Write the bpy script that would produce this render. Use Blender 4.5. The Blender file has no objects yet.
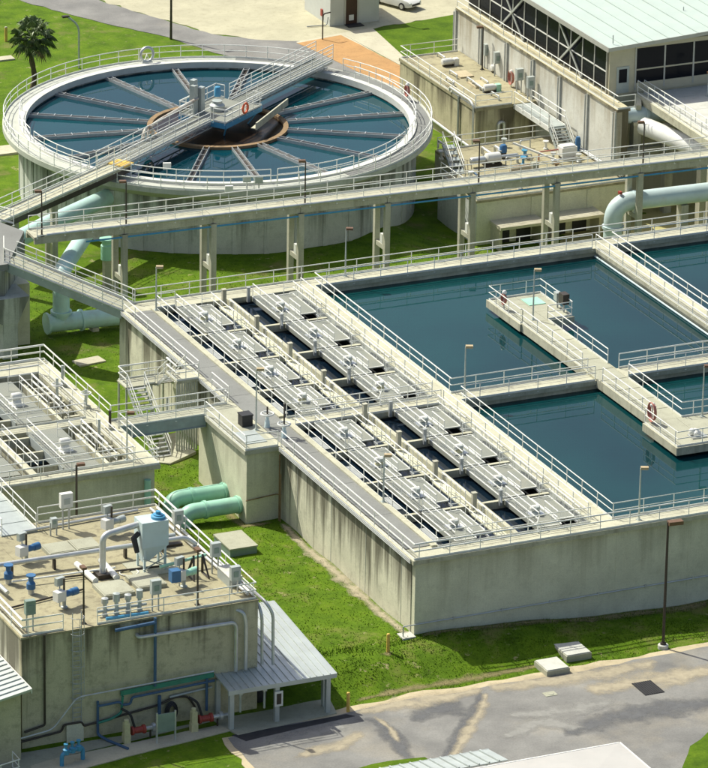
import bpy, math, random
import numpy as np
from mathutils import Vector, Matrix
random.seed(7); rng = np.random.default_rng(7)
R = math.radians
scn = bpy.context.scene
# ------------------------------------------------------------------ camera
F_PX = 5247.5
HEAD, TILT, ROLL = 0.431321, 0.366362, 0.017980
CAM = Vector((-129.7417, -272.5754, 132.8027))
_f = Vector((math.sin(HEAD)*math.cos(TILT), math.cos(HEAD)*math.cos(TILT), -math.sin(TILT)))
_r0 = Vector((math.cos(HEAD), -math.sin(HEAD), 0)); _u0 = _r0.cross(_f)
_r = math.cos(ROLL)*_r0 + math.sin(ROLL)*_u0
_u = -math.sin(ROLL)*_r0 + math.cos(ROLL)*_u0
cd = bpy.data.cameras.new('camera'); cam = bpy.data.objects.new('camera', cd); scn.collection.objects.link(cam)
cam.matrix_world = Matrix(((_r.x, _u.x, -_f.x, CAM.x), (_r.y, _u.y, -_f.y, CAM.y), (_r.z, _u.z, -_f.z, CAM.z), (0, 0, 0, 1)))
cd.sensor_fit = 'HORIZONTAL'; cd.sensor_width = 36; cd.lens = F_PX/708*36
cd.clip_start = 1; cd.clip_end = 4000
scn.camera = cam
# ------------------------------------------------------------------ sky and sun
SUN_AZ, SUN_EL = R(-31), R(52)
w = bpy.data.worlds.new('World'); scn.world = w; w.use_nodes = True
nt = w.node_tree; nt.nodes.clear()
sky = nt.nodes.new('ShaderNodeTexSky'); sky.sky_type = 'NISHITA'; sky.sun_disc = False
sky.sun_elevation = SUN_EL; sky.sun_rotation = SUN_AZ; sky.air_density = 1.0; sky.dust_density = 4.0; sky.ozone_density = 1.0
bg = nt.nodes.new('ShaderNodeBackground'); bg.inputs[1].default_value = 0.115
wo = nt.nodes.new('ShaderNodeOutputWorld')
nt.links.new(sky.outputs[0], bg.inputs[0]); nt.links.new(bg.outputs[0], wo.inputs[0])
sd = bpy.data.lights.new('sun', 'SUN'); sd.energy = 4.3; sd.angle = R(0.53); sd.color = (1.0, 0.975, 0.85)
sun = bpy.data.objects.new('sun', sd); scn.collection.objects.link(sun)
to_sun = Vector((math.sin(SUN_AZ)*math.cos(SUN_EL), math.cos(SUN_AZ)*math.cos(SUN_EL), math.sin(SUN_EL)))
sun.rotation_euler = to_sun.to_track_quat('Z', 'Y').to_euler(); sun.location = to_sun*200
vs = scn.view_settings; vs.view_transform = 'Standard'; vs.look = 'None'; vs.exposure = 0.34; vs.gamma = 1.0; vs.use_curve_mapping = False
# ------------------------------------------------------------------ helpers
def at(u, v, z):
    """world point at height z that the photograph shows at pixel (u, v)"""
    d = _f + _r*((u-354)/F_PX) - _u*((v-384)/F_PX)
    return CAM + d*((z-CAM.z)/d.z)
WL = {}
class MB:
    def __init__(s): s.v = []; s.f = []
    def add(s, vs_, fs):
        n = len(s.v); s.v += [tuple(p) for p in vs_]; s.f += [[i+n for i in f] for f in fs]; return s
    def box(s, x0, x1, y0, y1, z0, z1):
        return s.add([(x0,y0,z0),(x1,y0,z0),(x1,y1,z0),(x0,y1,z0),(x0,y0,z1),(x1,y0,z1),(x1,y1,z1),(x0,y1,z1)],
                     [(3,2,1,0),(4,5,6,7),(0,1,5,4),(1,2,6,5),(2,3,7,6),(3,0,4,7)])
    def cbox(s, x, y, z, sx, sy, sz, rz=0):      # centred in x, y; base at z
        c, n = math.cos(rz), math.sin(rz); P = []
        for zz in (z, z+sz):
            for a, b in ((-1,-1),(1,-1),(1,1),(-1,1)):
                px, py = a*sx/2, b*sy/2
                P.append((x+px*c-py*n, y+px*n+py*c, zz))
        return s.add(P, [(3,2,1,0),(4,5,6,7),(0,1,5,4),(1,2,6,5),(2,3,7,6),(3,0,4,7)])
    def beam(s, p, q, w_, h, up=None):           # rectangular section centred on p-q
        p, q = Vector(p), Vector(q); d = (q-p).normalized()
        a = Vector((0,0,1)) if abs(d.z) < .95 else Vector((0,1,0))
        sx = d.cross(a).normalized(); sz = sx.cross(d)
        P = []
        for o in (p, q):
            for i, j in ((-1,-1),(1,-1),(1,1),(-1,1)): P.append(o+sx*(i*w_/2)+sz*(j*h/2))
        return s.add(P, [(0,1,2,3),(7,6,5,4),(4,5,1,0),(5,6,2,1),(6,7,3,2),(7,4,0,3)])
    def tube(s, pts, r, n=8, cap=True, closed=False):
        pts = [Vector(p) for p in pts]; m = len(pts); rings = []
        rr = r if isinstance(r, (list, tuple)) else [r]*m
        prev = None
        for i, p in enumerate(pts):
            if closed: d = (pts[(i+1) % m]-pts[i-1])
            else: d = (pts[min(i+1, m-1)]-pts[max(i-1, 0)])
            d.normalize()
            if prev is None:
                a = Vector((0,0,1)) if abs(d.z) < .9 else Vector((1,0,0))
                x = d.cross(a).normalized()
            else:
                x = (prev-d*prev.dot(d)).normalized()
            prev = x; y = d.cross(x)
            k = 1.0
            if 0 < i < m-1 or closed:
                e = (pts[i]-pts[i-1]).normalized(); k = 1/max(.5, abs(e.dot(d)))
            rings.append([p+(x*math.cos(t)+y*math.sin(t))*rr[i]*(k if len(pts) < 5 else 1) for t in [2*math.pi*j/n for j in range(n)]])
        V = [p for g in rings for p in g]; Fc = []
        L = m if closed else m-1
        for i in range(L):
            i2 = (i+1) % m
            for j in range(n):
                Fc.append((i*n+j, i*n+(j+1) % n, i2*n+(j+1) % n, i2*n+j))
        if cap and not closed: Fc.append(tuple(range(n-1, -1, -1))); Fc.append(tuple((m-1)*n+j for j in range(n)))
        return s.add(V, Fc)
    def prism(s, poly, z0, z1):
        n = len(poly); V = [(p[0], p[1], z0) for p in poly]+[(p[0], p[1], z1) for p in poly]
        Fc = [tuple(range(n-1, -1, -1)), tuple(range(n, 2*n))]+[(i, (i+1) % n, n+(i+1) % n, n+i) for i in range(n)]
        return s.add(V, Fc)
    def prismx(s, prof, x0, x1):                 # profile in (y, z) swept along x
        n = len(prof); V = [(x0, p[0], p[1]) for p in prof]+[(x1, p[0], p[1]) for p in prof]
        Fc = [tuple(range(n-1, -1, -1)), tuple(range(n, 2*n))]+[(i, (i+1) % n, n+(i+1) % n, n+i) for i in range(n)]
        return s.add(V, Fc)
    def prismy(s, prof, y0, y1):                 # profile in (x, z) swept along y
        n = len(prof); V = [(p[0], y0, p[1]) for p in prof]+[(p[0], y1, p[1]) for p in prof]
        Fc = [tuple(range(n)), tuple(range(2*n-1, n-1, -1))]+[(i, n+i, n+(i+1) % n, (i+1) % n) for i in range(n)]
        return s.add(V, Fc)
    def lathe(s, c, prof, n=24, a0=0, a1=None, axis='z'):
        full = a1 is None; m = n if full else n+1; V = []; Fc = []
        for i in range(m):
            t = a0+(2*math.pi if full else a1-a0)*i/n
            for r, z in prof:
                if axis == 'z': V.append((c[0]+r*math.cos(t), c[1]+r*math.sin(t), c[2]+z))
                elif axis == 'x': V.append((c[0]+z, c[1]+r*math.cos(t), c[2]+r*math.sin(t)))
                else: V.append((c[0]+r*math.sin(t), c[1]+z, c[2]+r*math.cos(t)))
        k = len(prof)
        for i in range(n):
            i2 = (i+1) % m
            for j in range(k-1): Fc.append((i*k+j, i2*k+j, i2*k+j+1, i*k+j+1))
        return s.add(V, Fc)
    def ring(s, c, r0, r1, z0, z1, n=96, a0=0, a1=None):
        return s.lathe(c, [(r0, z0), (r1, z0), (r1, z1), (r0, z1), (r0, z0)], n, a0, a1)
    def build(s, name, mat, parent=None, org=None, smooth=False):
        if parent is not None: o = WL[parent.as_pointer()]
        elif org is not None: o = Vector(org)
        else:
            a = np.array(s.v); o = Vector(((a[:,0].min()+a[:,0].max())/2, (a[:,1].min()+a[:,1].max())/2, a[:,2].min()))
        me = bpy.data.meshes.new(name)
        me.from_pydata([(p[0]-o.x, p[1]-o.y, p[2]-o.z) for p in s.v], [], s.f)
        me.materials.append(mat)
        if smooth:
            me.polygons.foreach_set('use_smooth', [True]*len(me.polygons))
            me.set_sharp_from_angle(angle=R(38))
        me.update()
        ob = bpy.data.objects.new(name, me); scn.collection.objects.link(ob)
        if parent is not None: ob.parent = parent; WL[ob.as_pointer()] = o.copy()
        else: ob.location = o; WL[ob.as_pointer()] = o.copy()
        return ob
def inst(name, me, loc, parent, rz=0):
    ob = bpy.data.objects.new(name, me); scn.collection.objects.link(ob)
    o = WL[parent.as_pointer()]; ob.parent = parent; ob.location = Vector(loc)-o; ob.rotation_euler = (0, 0, rz)
    WL[ob.as_pointer()] = Vector(loc); return ob
def thing(name, label, cat, loc, group=None):
    ob = bpy.data.objects.new(name, None); scn.collection.objects.link(ob); ob.location = loc
    ob.empty_display_size = .3
    ob['label'] = label; ob['category'] = cat
    if group: ob['group'] = group
    WL[ob.as_pointer()] = Vector(loc); return ob
def tag(ob, label, cat, group=None):
    ob['label'] = label; ob['category'] = cat
    if group: ob['group'] = group
    return ob
def struct(ob, kind='structure'): ob['kind'] = kind; return ob
def arc(c, r, a0, a1, z, n=24): return [(c[0]+r*math.cos(a0+(a1-a0)*i/n), c[1]+r*math.sin(a0+(a1-a0)*i/n), z) for i in range(n+1)]
def fillet(pts, r, n=6):
    pts = [Vector(p) for p in pts]; out = [pts[0]]
    for i in range(1, len(pts)-1):
        a, b, c = pts[i-1], pts[i], pts[i+1]
        d1 = (a-b); d2 = (c-b); l = min(r, d1.length*.49, d2.length*.49)
        p0 = b+d1.normalized()*l; p1 = b+d2.normalized()*l
        for k in range(n+1):
            t = k/n; out.append((1-t)**2*p0+2*t*(1-t)*b+t*t*p1)
    return out+[pts[-1]]
# ------------------------------------------------------------------ materials
def nodes(name):
    m = bpy.data.materials.new(name); m.use_nodes = True; t = m.node_tree; b = t.nodes['Principled BSDF']; return m, t, b
def N(t, typ, **k):
    n = t.nodes.new(typ)
    for a, v in k.items(): setattr(n, a, v)
    return n
def coords(t, scale=(1,1,1)):
    g = N(t, 'ShaderNodeNewGeometry'); mp = N(t, 'ShaderNodeMapping'); mp.inputs['Scale'].default_value = scale
    t.links.new(g.outputs['Position'], mp.inputs['Vector']); return mp.outputs[0]
def noise(t, scale, detail=4, rough=.55, sc=(1,1,1)):
    n = N(t, 'ShaderNodeTexNoise'); n.inputs['Scale'].default_value = scale; n.inputs['Detail'].default_value = detail; n.inputs['Roughness'].default_value = rough
    t.links.new(coords(t, sc), n.inputs['Vector']); return n.outputs['Fac']
def ramp(t, fac, stops):
    r_ = N(t, 'ShaderNodeValToRGB'); e = r_.color_ramp.elements
    while len(e) > 1: e.remove(e[-1])
    for i, (p, c) in enumerate(stops):
        if i == 0: el = e[0]; el.position = p
        else: el = e.new(p)
        el.color = (c[0], c[1], c[2], 1) if hasattr(c, '__len__') else (c, c, c, 1)
    t.links.new(fac, r_.inputs[0]); return r_.outputs[0]
def mix(t, fac, a, b, blend='MIX'):
    m = N(t, 'ShaderNodeMix', data_type='RGBA', blend_type=blend)
    for inp, v in ((m.inputs[0], fac), (m.inputs[6], a), (m.inputs[7], b)):
        if isinstance(v, (int, float)): inp.default_value = v
        elif isinstance(v, (tuple, list)): inp.default_value = (*v[:3], 1)
        else: t.links.new(v, inp)
    return m.outputs[2]
def bump(t, b, h, strength=.3, dist=.03):
    n = N(t, 'ShaderNodeBump'); n.inputs['Strength'].default_value = strength; n.inputs['Distance'].default_value = dist
    t.links.new(h, n.inputs['Height']); t.links.new(n.outputs[0], b.inputs['Normal'])
def sc(c, k): return tuple(x*k for x in c)
def plain(name, col, rough=.6, metal=0, var=.12, scale=2.0, dirt=None, dirt_amt=.5):
    m, t, b = nodes(name)
    c = ramp(t, noise(t, scale, 5), [(.3, sc(col, 1-var)), (.7, sc(col, 1+var))])
    if dirt is not None:
        c = mix(t, ramp(t, noise(t, 1.1, 6, .7), [(.5, 0), (.72, dirt_amt)]), c, dirt)
    t.links.new(c, b.inputs['Base Color']); b.inputs['Roughness'].default_value = rough; b.inputs['Metallic'].default_value = metal
    return m
def concrete(name, col, dark, streak=.6, blotch=.35, sscale=1.6, rough=.85, lo=.48, hi=.72, top=None):
    """weathered concrete: cloudy tone, blotches and water streaks that run down upright faces"""
    m, t, b = nodes(name)
    c = ramp(t, noise(t, .35, 6, .6), [(.3, sc(col, .86)), (.7, sc(col, 1.12))])
    c = mix(t, ramp(t, noise(t, 1.7, 8, .7), [(.5, 0), (.75, blotch)]), c, dark)
    g = N(t, 'ShaderNodeNewGeometry'); sp = N(t, 'ShaderNodeSeparateXYZ'); t.links.new(g.outputs['Normal'], sp.inputs[0])
    ab = N(t, 'ShaderNodeMath', operation='ABSOLUTE'); t.links.new(sp.outputs['Z'], ab.inputs[0])
    vert = N(t, 'ShaderNodeMath', operation='LESS_THAN'); vert.inputs[1].default_value = .5; t.links.new(ab.outputs[0], vert.inputs[0])
    sn = noise(t, sscale, 5, .65, (1, 1, .045))
    if top:                                  # runs start at the wall head and die out downwards
        s2 = N(t, 'ShaderNodeSeparateXYZ'); t.links.new(g.outputs['Position'], s2.inputs[0])
        mr = N(t, 'ShaderNodeMapRange'); mr.inputs[1].default_value = top[0]; mr.inputs[2].default_value = top[0]-top[1]; mr.inputs[3].default_value = .10; mr.inputs[4].default_value = -.12
        t.links.new(s2.outputs['Z'], mr.inputs[0]); ad = N(t, 'ShaderNodeMath', operation='ADD'); t.links.new(sn, ad.inputs[0]); t.links.new(mr.outputs[0], ad.inputs[1]); sn = ad.outputs[0]
    s1 = ramp(t, sn, [(lo, 0), (hi, streak)])
    ml = N(t, 'ShaderNodeMath', operation='MULTIPLY'); t.links.new(s1, ml.inputs[0]); t.links.new(vert.outputs[0], ml.inputs[1])
    c = mix(t, ml.outputs[0], c, dark)
    fine = ramp(t, noise(t, 14, 3, .6), [(.25, .88), (.75, 1.1)])
    c = mix(t, 1.0, c, fine, 'MULTIPLY')
    t.links.new(c, b.inputs['Base Color']); b.inputs['Roughness'].default_value = rough
    bump(t, b, noise(t, 9, 6, .7), .25, .03)
    return m
MT = {}
MT['deck'] = concrete('deck concrete', (.455,.445,.33), (.21,.195,.125), .6, .65)
MT['wall'] = concrete('wall concrete', (.60,.595,.44), (.28,.265,.17), .6, .3, .7, top=(4.9, 3.5))
MT['wall_streak'] = concrete('streaked wall concrete', (.58,.56,.43), (.10,.092,.06), .92, .35, 1.1, lo=.45, hi=.60, top=(4.9, 4.2))
MT['pump_wall'] = concrete('pump house concrete', (.50,.465,.305), (.085,.075,.045), .92, .5, .8, lo=.49, hi=.66, top=(6.3, 3.6))
MT['pump_roof'] = concrete('pump house roof', (.325,.295,.18), (.12,.10,.06), .3, .95)
MT['tank_wall'] = concrete('tank concrete', (.50,.52,.46), (.13,.135,.11), .88, .35, 1.0, lo=.47, hi=.64, top=(4.6, 4.0))
MT['tank_rim'] = concrete('tank rim concrete', (.46,.475,.41), (.27,.28,.22), .4, .3)
MT['coping'] = plain('painted coping', (.58,.585,.53), .6, 0, .08, 1.0, (.45,.42,.33), .5)
MT['grey_walk'] = concrete('grey walkway topping', (.20,.205,.19), (.12,.12,.11), .2, .3)
MT['white_wall'] = concrete('pale terrace wall', (.58,.575,.50), (.30,.25,.16), .75, .35, .8, lo=.5, hi=.7, top=(7.2, 4.0))
MT['ochre_wall'] = concrete('ochre stained wall', (.46,.42,.27), (.10,.085,.05), .92, .4, .8, lo=.47, hi=.64, top=(3.8, 3.2))
MT['pier'] = concrete('pier concrete', (.42,.41,.32), (.15,.14,.10), .55, .3)
MT['rail'] = plain('galvanised rail', (.74,.745,.68), .5, .0, .08, 3)
MT['rail_dark'] = plain('weathered rail', (.42,.44,.43), .5, .4, .12, 3)
MT['grating'] = None
MT['steel_blue'] = plain('blue grey steel girder', (.30,.35,.36), .5, .2, .12, 1.5, (.25,.2,.14), .3)
MT['steel_dark'] = plain('dark bronze steel', (.055,.045,.035), .5, .3, .15, 2)
MT['alu'] = plain('mill aluminium', (.55,.57,.56), .4, .5, .1, 2, (.35,.28,.18), .35)
MT['white'] = plain('white enamel', (.68,.68,.63), .35, 0, .05, 2, (.5,.47,.38), .3)
MT['blue'] = plain('blue enamel', (.035,.13,.28), .5, 0, .1, 3)
MT['sky_blue'] = plain('light blue paint', (.06,.27,.45), .45, 0, .1, 3)
MT['red'] = plain('red enamel', (.30,.045,.03), .5, 0, .15, 3)
MT['orange'] = plain('life ring orange', (.70,.12,.04), .5, 0, .1, 3)
MT['hose'] = plain('faded red hose', (.42,.16,.12), .7, 0, .2, 4)
MT['green_pipe'] = plain('mint green pipe paint', (.33,.60,.46), .42, 0, .08, 1.2, (.25,.3,.2), .25)
MT['pale_pipe'] = plain('pale aqua pipe paint', (.46,.66,.62), .4, 0, .08, .8, (.33,.33,.25), .35)
MT['pale_blue_pipe'] = plain('pale blue pipe paint', (.50,.61,.62), .4, 0, .07, .8, (.4,.4,.33), .3)
MT['green_dark'] = plain('dark green pipe paint', (.03,.22,.15), .45, 0, .15, 2)
MT['black'] = plain('black rubber', (.02,.02,.022), .6, 0, .2, 3)
MT['navy'] = plain('dark blue pipe paint', (.05,.11,.20), .5, 0, .15, 2)
MT['cream_box'] = plain('cream valve body', (.55,.52,.30), .5, 0, .12, 3)
MT['cab'] = plain('grey cabinet steel', (.40,.44,.42), .45, .2, .08, 2)
MT['cab_green'] = plain('grey green cabinet', (.22,.29,.25), .5, .1, .1, 2)
MT['rust'] = plain('rusted steel ring', (.27,.18,.09), .85, .05, .5, 1.1, (.04,.02,.012), 1.0)
MT['yellow'] = plain('yellow bollard paint', (.62,.42,.09), .55, 0, .12, 3)
MT['lamp_head'] = plain('tan lamp head', (.42,.33,.19), .5, 0, .1, 3)
MT['lamp_brown'] = plain('brown lamp head', (.16,.09,.05), .5, .2, .1, 3)
MT['lamp_post'] = plain('grey green lamp post', (.46,.50,.46), .5, .3, .1, 3)
MT['roof_metal'] = plain('grey metal roof panel', (.46,.50,.48), .45, .3, .08, .8, (.33,.33,.28), .3)
MT['roof_green'] = plain('pale mint roof sheet', (.40,.475,.43), .6, 0, .04, .5, (.47,.5,.42), .3)
MT['roof_white'] = plain('pale roof membrane', (.42,.41,.385), .8, 0, .07, .4, (.5,.46,.42), .35)
MT['beige_clad'] = plain('beige cladding', (.50,.46,.33), .6, 0, .06, 1.0, (.35,.31,.22), .3)
MT['mullion'] = plain('grey window frame', (.42,.42,.38), .5, .2, .08, 2)
MT['brown_door'] = plain('dark brown door', (.045,.018,.012), .5, 0, .15, 3)
MT['stucco'] = plain('pale grey stucco', (.50,.52,.48), .8, 0, .05, 1, (.4,.39,.33), .2)
MT['hatch'] = concrete('hatch concrete', (.36,.36,.27), (.2,.19,.13), .3, .4)
MT['hatch_pale'] = concrete('pale hatch concrete', (.52,.52,.46), (.3,.28,.2), .3, .35)
def mk_glass():
    m, t, b = nodes('dark window glass'); b.inputs['Base Color'].default_value = (.008,.010,.014,1); b.inputs['Roughness'].default_value = .15; b.inputs['IOR'].default_value = 1.18
    return m
MT['glass'] = mk_glass()
MT['alu_rust'] = plain('rust spotted aluminium', (.50,.48,.42), .6, .1, .12, 2, (.30,.14,.05), .9)
def mk_grating():
    m, t, b = nodes('steel grating')
    wv = []
    for ax in ('X', 'Y'):
        n = N(t, 'ShaderNodeTexWave', bands_direction=ax); n.inputs['Scale'].default_value = 3.0; n.inputs['Distortion'].default_value = 0
        t.links.new(coords(t), n.inputs['Vector']); wv.append(n.outputs['Fac'])
    mx = N(t, 'ShaderNodeMath', operation='MAXIMUM'); t.links.new(wv[0], mx.inputs[0]); t.links.new(wv[1], mx.inputs[1])
    c = ramp(t, mx.outputs[0], [(.55, (.14,.15,.13)), (.95, (.28,.295,.25))])
    c = mix(t, ramp(t, noise(t, .8, 5), [(.45, 0), (.75, .5)]), c, (.30,.29,.22))
    t.links.new(c, b.inputs['Base Color']); b.inputs['Roughness'].default_value = .6; b.inputs['Metallic'].default_value = .1
    return m
MT['grating'] = mk_grating()
def mk_water(name, deep, shallow, sc_, rough=.03):
    m, t, b = nodes(name)
    c = ramp(t, noise(t, sc_, 3, .5), [(.35, deep), (.65, shallow)])
    t.links.new(c, b.inputs['Base Color']); b.inputs['Roughness'].default_value = rough; b.inputs['IOR'].default_value = 1.33
    bump(t, b, noise(t, 2.2, 4, .6), .045, .015)
    return m
MT['water'] = mk_water('teal basin water', (.002,.026,.032), (.004,.044,.046), .07)
MT['water_tank'] = mk_water('deep blue tank water', (.001,.032,.046), (.002,.048,.060), .08)
MT['water_dark'] = mk_water('dark cell water', (.003,.008,.016), (.006,.014,.024), .4, .08)
MT['scum'] = mk_water('brown scum water', (.010,.007,.005), (.030,.018,.010), .9, .2)
def mk_grass(name, k=1.0, dry=True):
    m, t, b = nodes(name)
    a = ramp(t, noise(t, .55, 8, .65), [(.3, sc((.058,.118,.004), k)), (.5, sc((.100,.185,.006), k)), (.72, sc((.150,.240,.010), k))])
    a = mix(t, 1.0, a, ramp(t, noise(t, 7, 5, .75), [(.28, .68), (.72, 1.22)]), 'MULTIPLY')
    if dry:
        d = ramp(t, noise(t, .28, 8, .72), [(.53, 0), (.68, .7)])
        a = mix(t, d, a, sc((.22,.19,.075), k))
        a = mix(t, ramp(t, noise(t, .9, 7, .8), [(.60, 0), (.67, .85)]), a, (.38,.31,.18))
    t.links.new(a, b.inputs['Base Color']); b.inputs['Roughness'].default_value = .9
    b.inputs['Specular IOR Level'].default_value = .15
    bump(t, b, noise(t, 11, 6, .8), .5, .06)
    return m
MT['grass'] = mk_grass('mown grass', .86)
MT['lawn'] = mk_grass('smooth lawn grass', .76, False)
def mk_asphalt(name, sandy=.9, lo=.5, hi=.62):
    m, t, b = nodes(name)
    a = ramp(t, noise(t, .3, 6, .6), [(.3, (.14,.138,.130)), (.7, (.25,.245,.225))])
    a = mix(t, ramp(t, noise(t, .16, 9, .62), [(lo, 0), (hi, sandy)]), a, (.42,.35,.22))
    a = mix(t, 1.0, a, ramp(t, noise(t, 9, 5, .7), [(.3, .82), (.7, 1.12)]), 'MULTIPLY')
    t.links.new(a, b.inputs['Base Color']); b.inputs['Roughness'].default_value = .88
    bump(t, b, noise(t, 22, 4, .7), .3, .02)
    return m
MT['asphalt'] = mk_asphalt('worn asphalt', .35, .5, .75)
MT['asphalt_dark'] = mk_asphalt('dark back road asphalt', .25, .55, .8)
MT['tar'] = plain('fresh black asphalt', (.03,.03,.032), .9, 0, .2, 2)
MT['tar_grey'] = plain('old asphalt patch', (.11,.113,.118), .9, 0, .25, .8, (.3,.26,.17), .5)
MT['sand'] = concrete('sandy verge', (.48,.405,.26), (.30,.25,.14), 0, .6)
MT['yard'] = concrete('pale concrete yard', (.42,.395,.27), (.26,.235,.15), 0, .6)
MT['path'] = concrete('concrete path', (.48,.45,.33), (.30,.26,.17), 0, .5)
MT['mulch'] = concrete('orange mulch', (.42,.235,.085), (.27,.135,.05), 0, .8)
def mk_soft(name, col, var=.2):
    # thin deposit that breaks up towards its rim (rim weight stored on the mesh)
    m, t, b = nodes(name)
    at_ = N(t, 'ShaderNodeAttribute'); at_.attribute_name = 'cover'
    n1 = noise(t, .9, 9, .68)
    ad = N(t, 'ShaderNodeMath', operation='ADD'); t.links.new(at_.outputs['Fac'], ad.inputs[0]); t.links.new(n1, ad.inputs[1])
    al = ramp(t, ad.outputs[0], [(.64, 0), (1.08, .75)])
    c = ramp(t, noise(t, 2.5, 6, .7), [(.3, sc(col, 1-var)), (.7, sc(col, 1+var))]); t.links.new(c, b.inputs['Base Color']); b.inputs['Roughness'].default_value = .92
    t.links.new(al, b.inputs['Alpha']); return m
MT['soft_sand'] = mk_soft('drifted sand', (.42,.365,.255)); MT['soft_tar'] = mk_soft('dark asphalt repair', (.125,.128,.132)); MT['soft_dirt'] = mk_soft('bare soil', (.24,.20,.09), .35); MT['soft_pale'] = mk_soft('washed out asphalt', (.30,.295,.27), .12)
MT['gravel'] = concrete('dry grassy yard', (.42,.38,.16), (.25,.26,.07), 0, .6)
# ------------------------------------------------------------------ railings, stairs, lamps
_pm = {}
def post_mesh(h, mat):
    k = (h, mat)
    if k not in _pm:
        b = MB(); b.tube([(0,0,-.12), (0,0,h)], .03, 6); b.cbox(0, 0, -.14, .13, .13, .05)
        me = bpy.data.meshes.new('post'); me.from_pydata(b.v, [], b.f); me.materials.append(MT[mat]); _pm[k] = me
    return _pm[k]
def railing(parent, pts, h=1.07, sp=2.15, sep=True, toe=True, mat='rail', closed=False, r=.036, mids=(.55,)):
    pts = [Vector(p) for p in pts]
    if closed: pts = pts+[pts[0]]
    b = MB(); up = Vector((0,0,1)); pos = []
    for hh in (1.0,)+tuple(mids):
        b.tube([p+up*h*hh for p in pts], r if hh == 1 else r*.88, 6)
    if toe:
        for p, q in zip(pts[:-1], pts[1:]): b.beam(p+up*.07, q+up*.07, .025, .13)
    d = 0; last = None; total = sum((q-p).length for p, q in zip(pts[:-1], pts[1:]))
    n = max(1, round(total/sp)); step = total/n; nxt = 0; acc = 0
    for p, q in zip(pts[:-1], pts[1:]):
        L = (q-p).length
        while nxt <= acc+L+1e-4 and len(pos) <= n:
            pos.append(p+(q-p)*((nxt-acc)/L if L > 0 else 0)); nxt += step
        acc += L
    if closed: pos = pos[:-1]
    if not sep:
        for p in pos: b.tube([p-up*.1, p+up*h], .024, 5)
    ob = b.build('railing', MT[mat], parent, smooth=False)
    if sep:
        me = post_mesh(h, mat)
        for p in pos: inst('post', me, p, ob)
    return ob
def stairs(parent, top, bot, width, mat='alu', n=None, rails=True, closed_side=True):
    top, bot = Vector(top), Vector(bot); d = bot-top; hd = Vector((d.x, d.y, 0)); run = hd.length; hd.normalize()
    side = Vector((-hd.y, hd.x, 0)); n = n or max(3, round(abs(d.z)/.2)); ang = math.atan2(hd.y, hd.x)
    for i in range(n):
        p = top+d*((i+.5)/n)
        b = MB(); b.cbox(p.x, p.y, p.z-.03, run/n*1.05, width, .05, ang); b.build('tread', MT[mat], parent)
    for s_ in (-1, 1):
        o = side*(s_*width/2)
        b = MB(); b.beam(top+o-Vector((0,0,.08)), bot+o-Vector((0,0,.08)), .06, .26); b.build('stringer', MT[mat], parent)
        if rails: railing(parent, [top+o, bot+o], 1.0, 1.4, True, False)
def lamp(base, h, label, head='lamp_head', post='lamp_post', arm=(.28, -.12), group=None, r=.055):
    t = thing('lamp_post', label, 'lamp', base, group); x, y, z = base
    b = MB(); b.tube([(x,y,z), (x,y,z+h)], [r*1.25, r*.8], 8); b.build('pole', MT[post], t, smooth=True)
    b = MB(); b.cbox(x, y, z-.01, .3, .3, .05); b.lathe((x,y,z+.03), [(0,0),(.1,0),(.09,.1),(0,.12)], 10); b.build('base_plate', MT[post], t)
    a = math.atan2(arm[1], arm[0]); L = math.hypot(*arm)
    b = MB(); b.cbox(x+arm[0]*.8, y+arm[1]*.8, z+h-.06, .5, .3, .16, a); hd = b.build('lamp_head', MT[head], t)
    b = MB(); b.cbox(x+arm[0]*.8, y+arm[1]*.8, z+h-.085, .38, .22, .022, a); b.build('lens', MT['white'], hd)
    return t
# ------------------------------------------------------------------ terrain
def ss(a, b, x):
    t = np.clip((x-a)/(b-a), 0, 1); return t*t*(3-2*t)
def height(x, y):
    x = np.asarray(x, float); y = np.asarray(y, float)
    h = -1.0*(1-ss(-5.3, -1.2, y))                                # road level in front
    h = np.minimum(h, -1.0*ss(1.5, 20, x)*(1-ss(1.5, 6, y)))       # falls to the right along the front wall
    h = h-1.25*ss(30, 36.5, x)*ss(53, 60, y)*(1-ss(77, 82, y))     # dip by the concrete structures
    wob = .05*np.sin(x*.9+1.3*np.sin(y*.7))+.05*np.sin(y*1.1+x*.35)
    core = (y > -5.2) & (y < 100)
    mask = ss(-5.2, -3.6, y)*(1-ss(98, 104, y))
    return h+wob*mask-.03
xs = np.concatenate([[-900,-500,-250,-120,-70], np.arange(-50, 75.1, .75), [85,100,130,200,400,900]])
ys = np.concatenate([[-900,-500,-250,-120,-70,-50], np.arange(-40, 112.1, .75), [116,124,140,170,250,450,900]])
X, Y = np.meshgrid(xs, ys); Z = height(X, Y)
nx, ny = len(xs), len(ys)
V = np.stack([X.ravel(), Y.ravel(), Z.ravel()], 1)
idx = (np.arange(ny-1)[:,None]*nx+np.arange(nx-1)[None]).ravel()
Fq = np.stack([idx, idx+1, idx+nx+1, idx+nx], 1)
me = bpy.data.meshes.new('ground'); me.from_pydata(V.tolist(), [], Fq.tolist()); me.materials.append(MT['grass'])
me.polygons.foreach_set('use_smooth', [True]*len(me.polygons))
ground = bpy.data.objects.new('ground', me); scn.collection.objects.link(ground); struct(ground)
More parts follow.
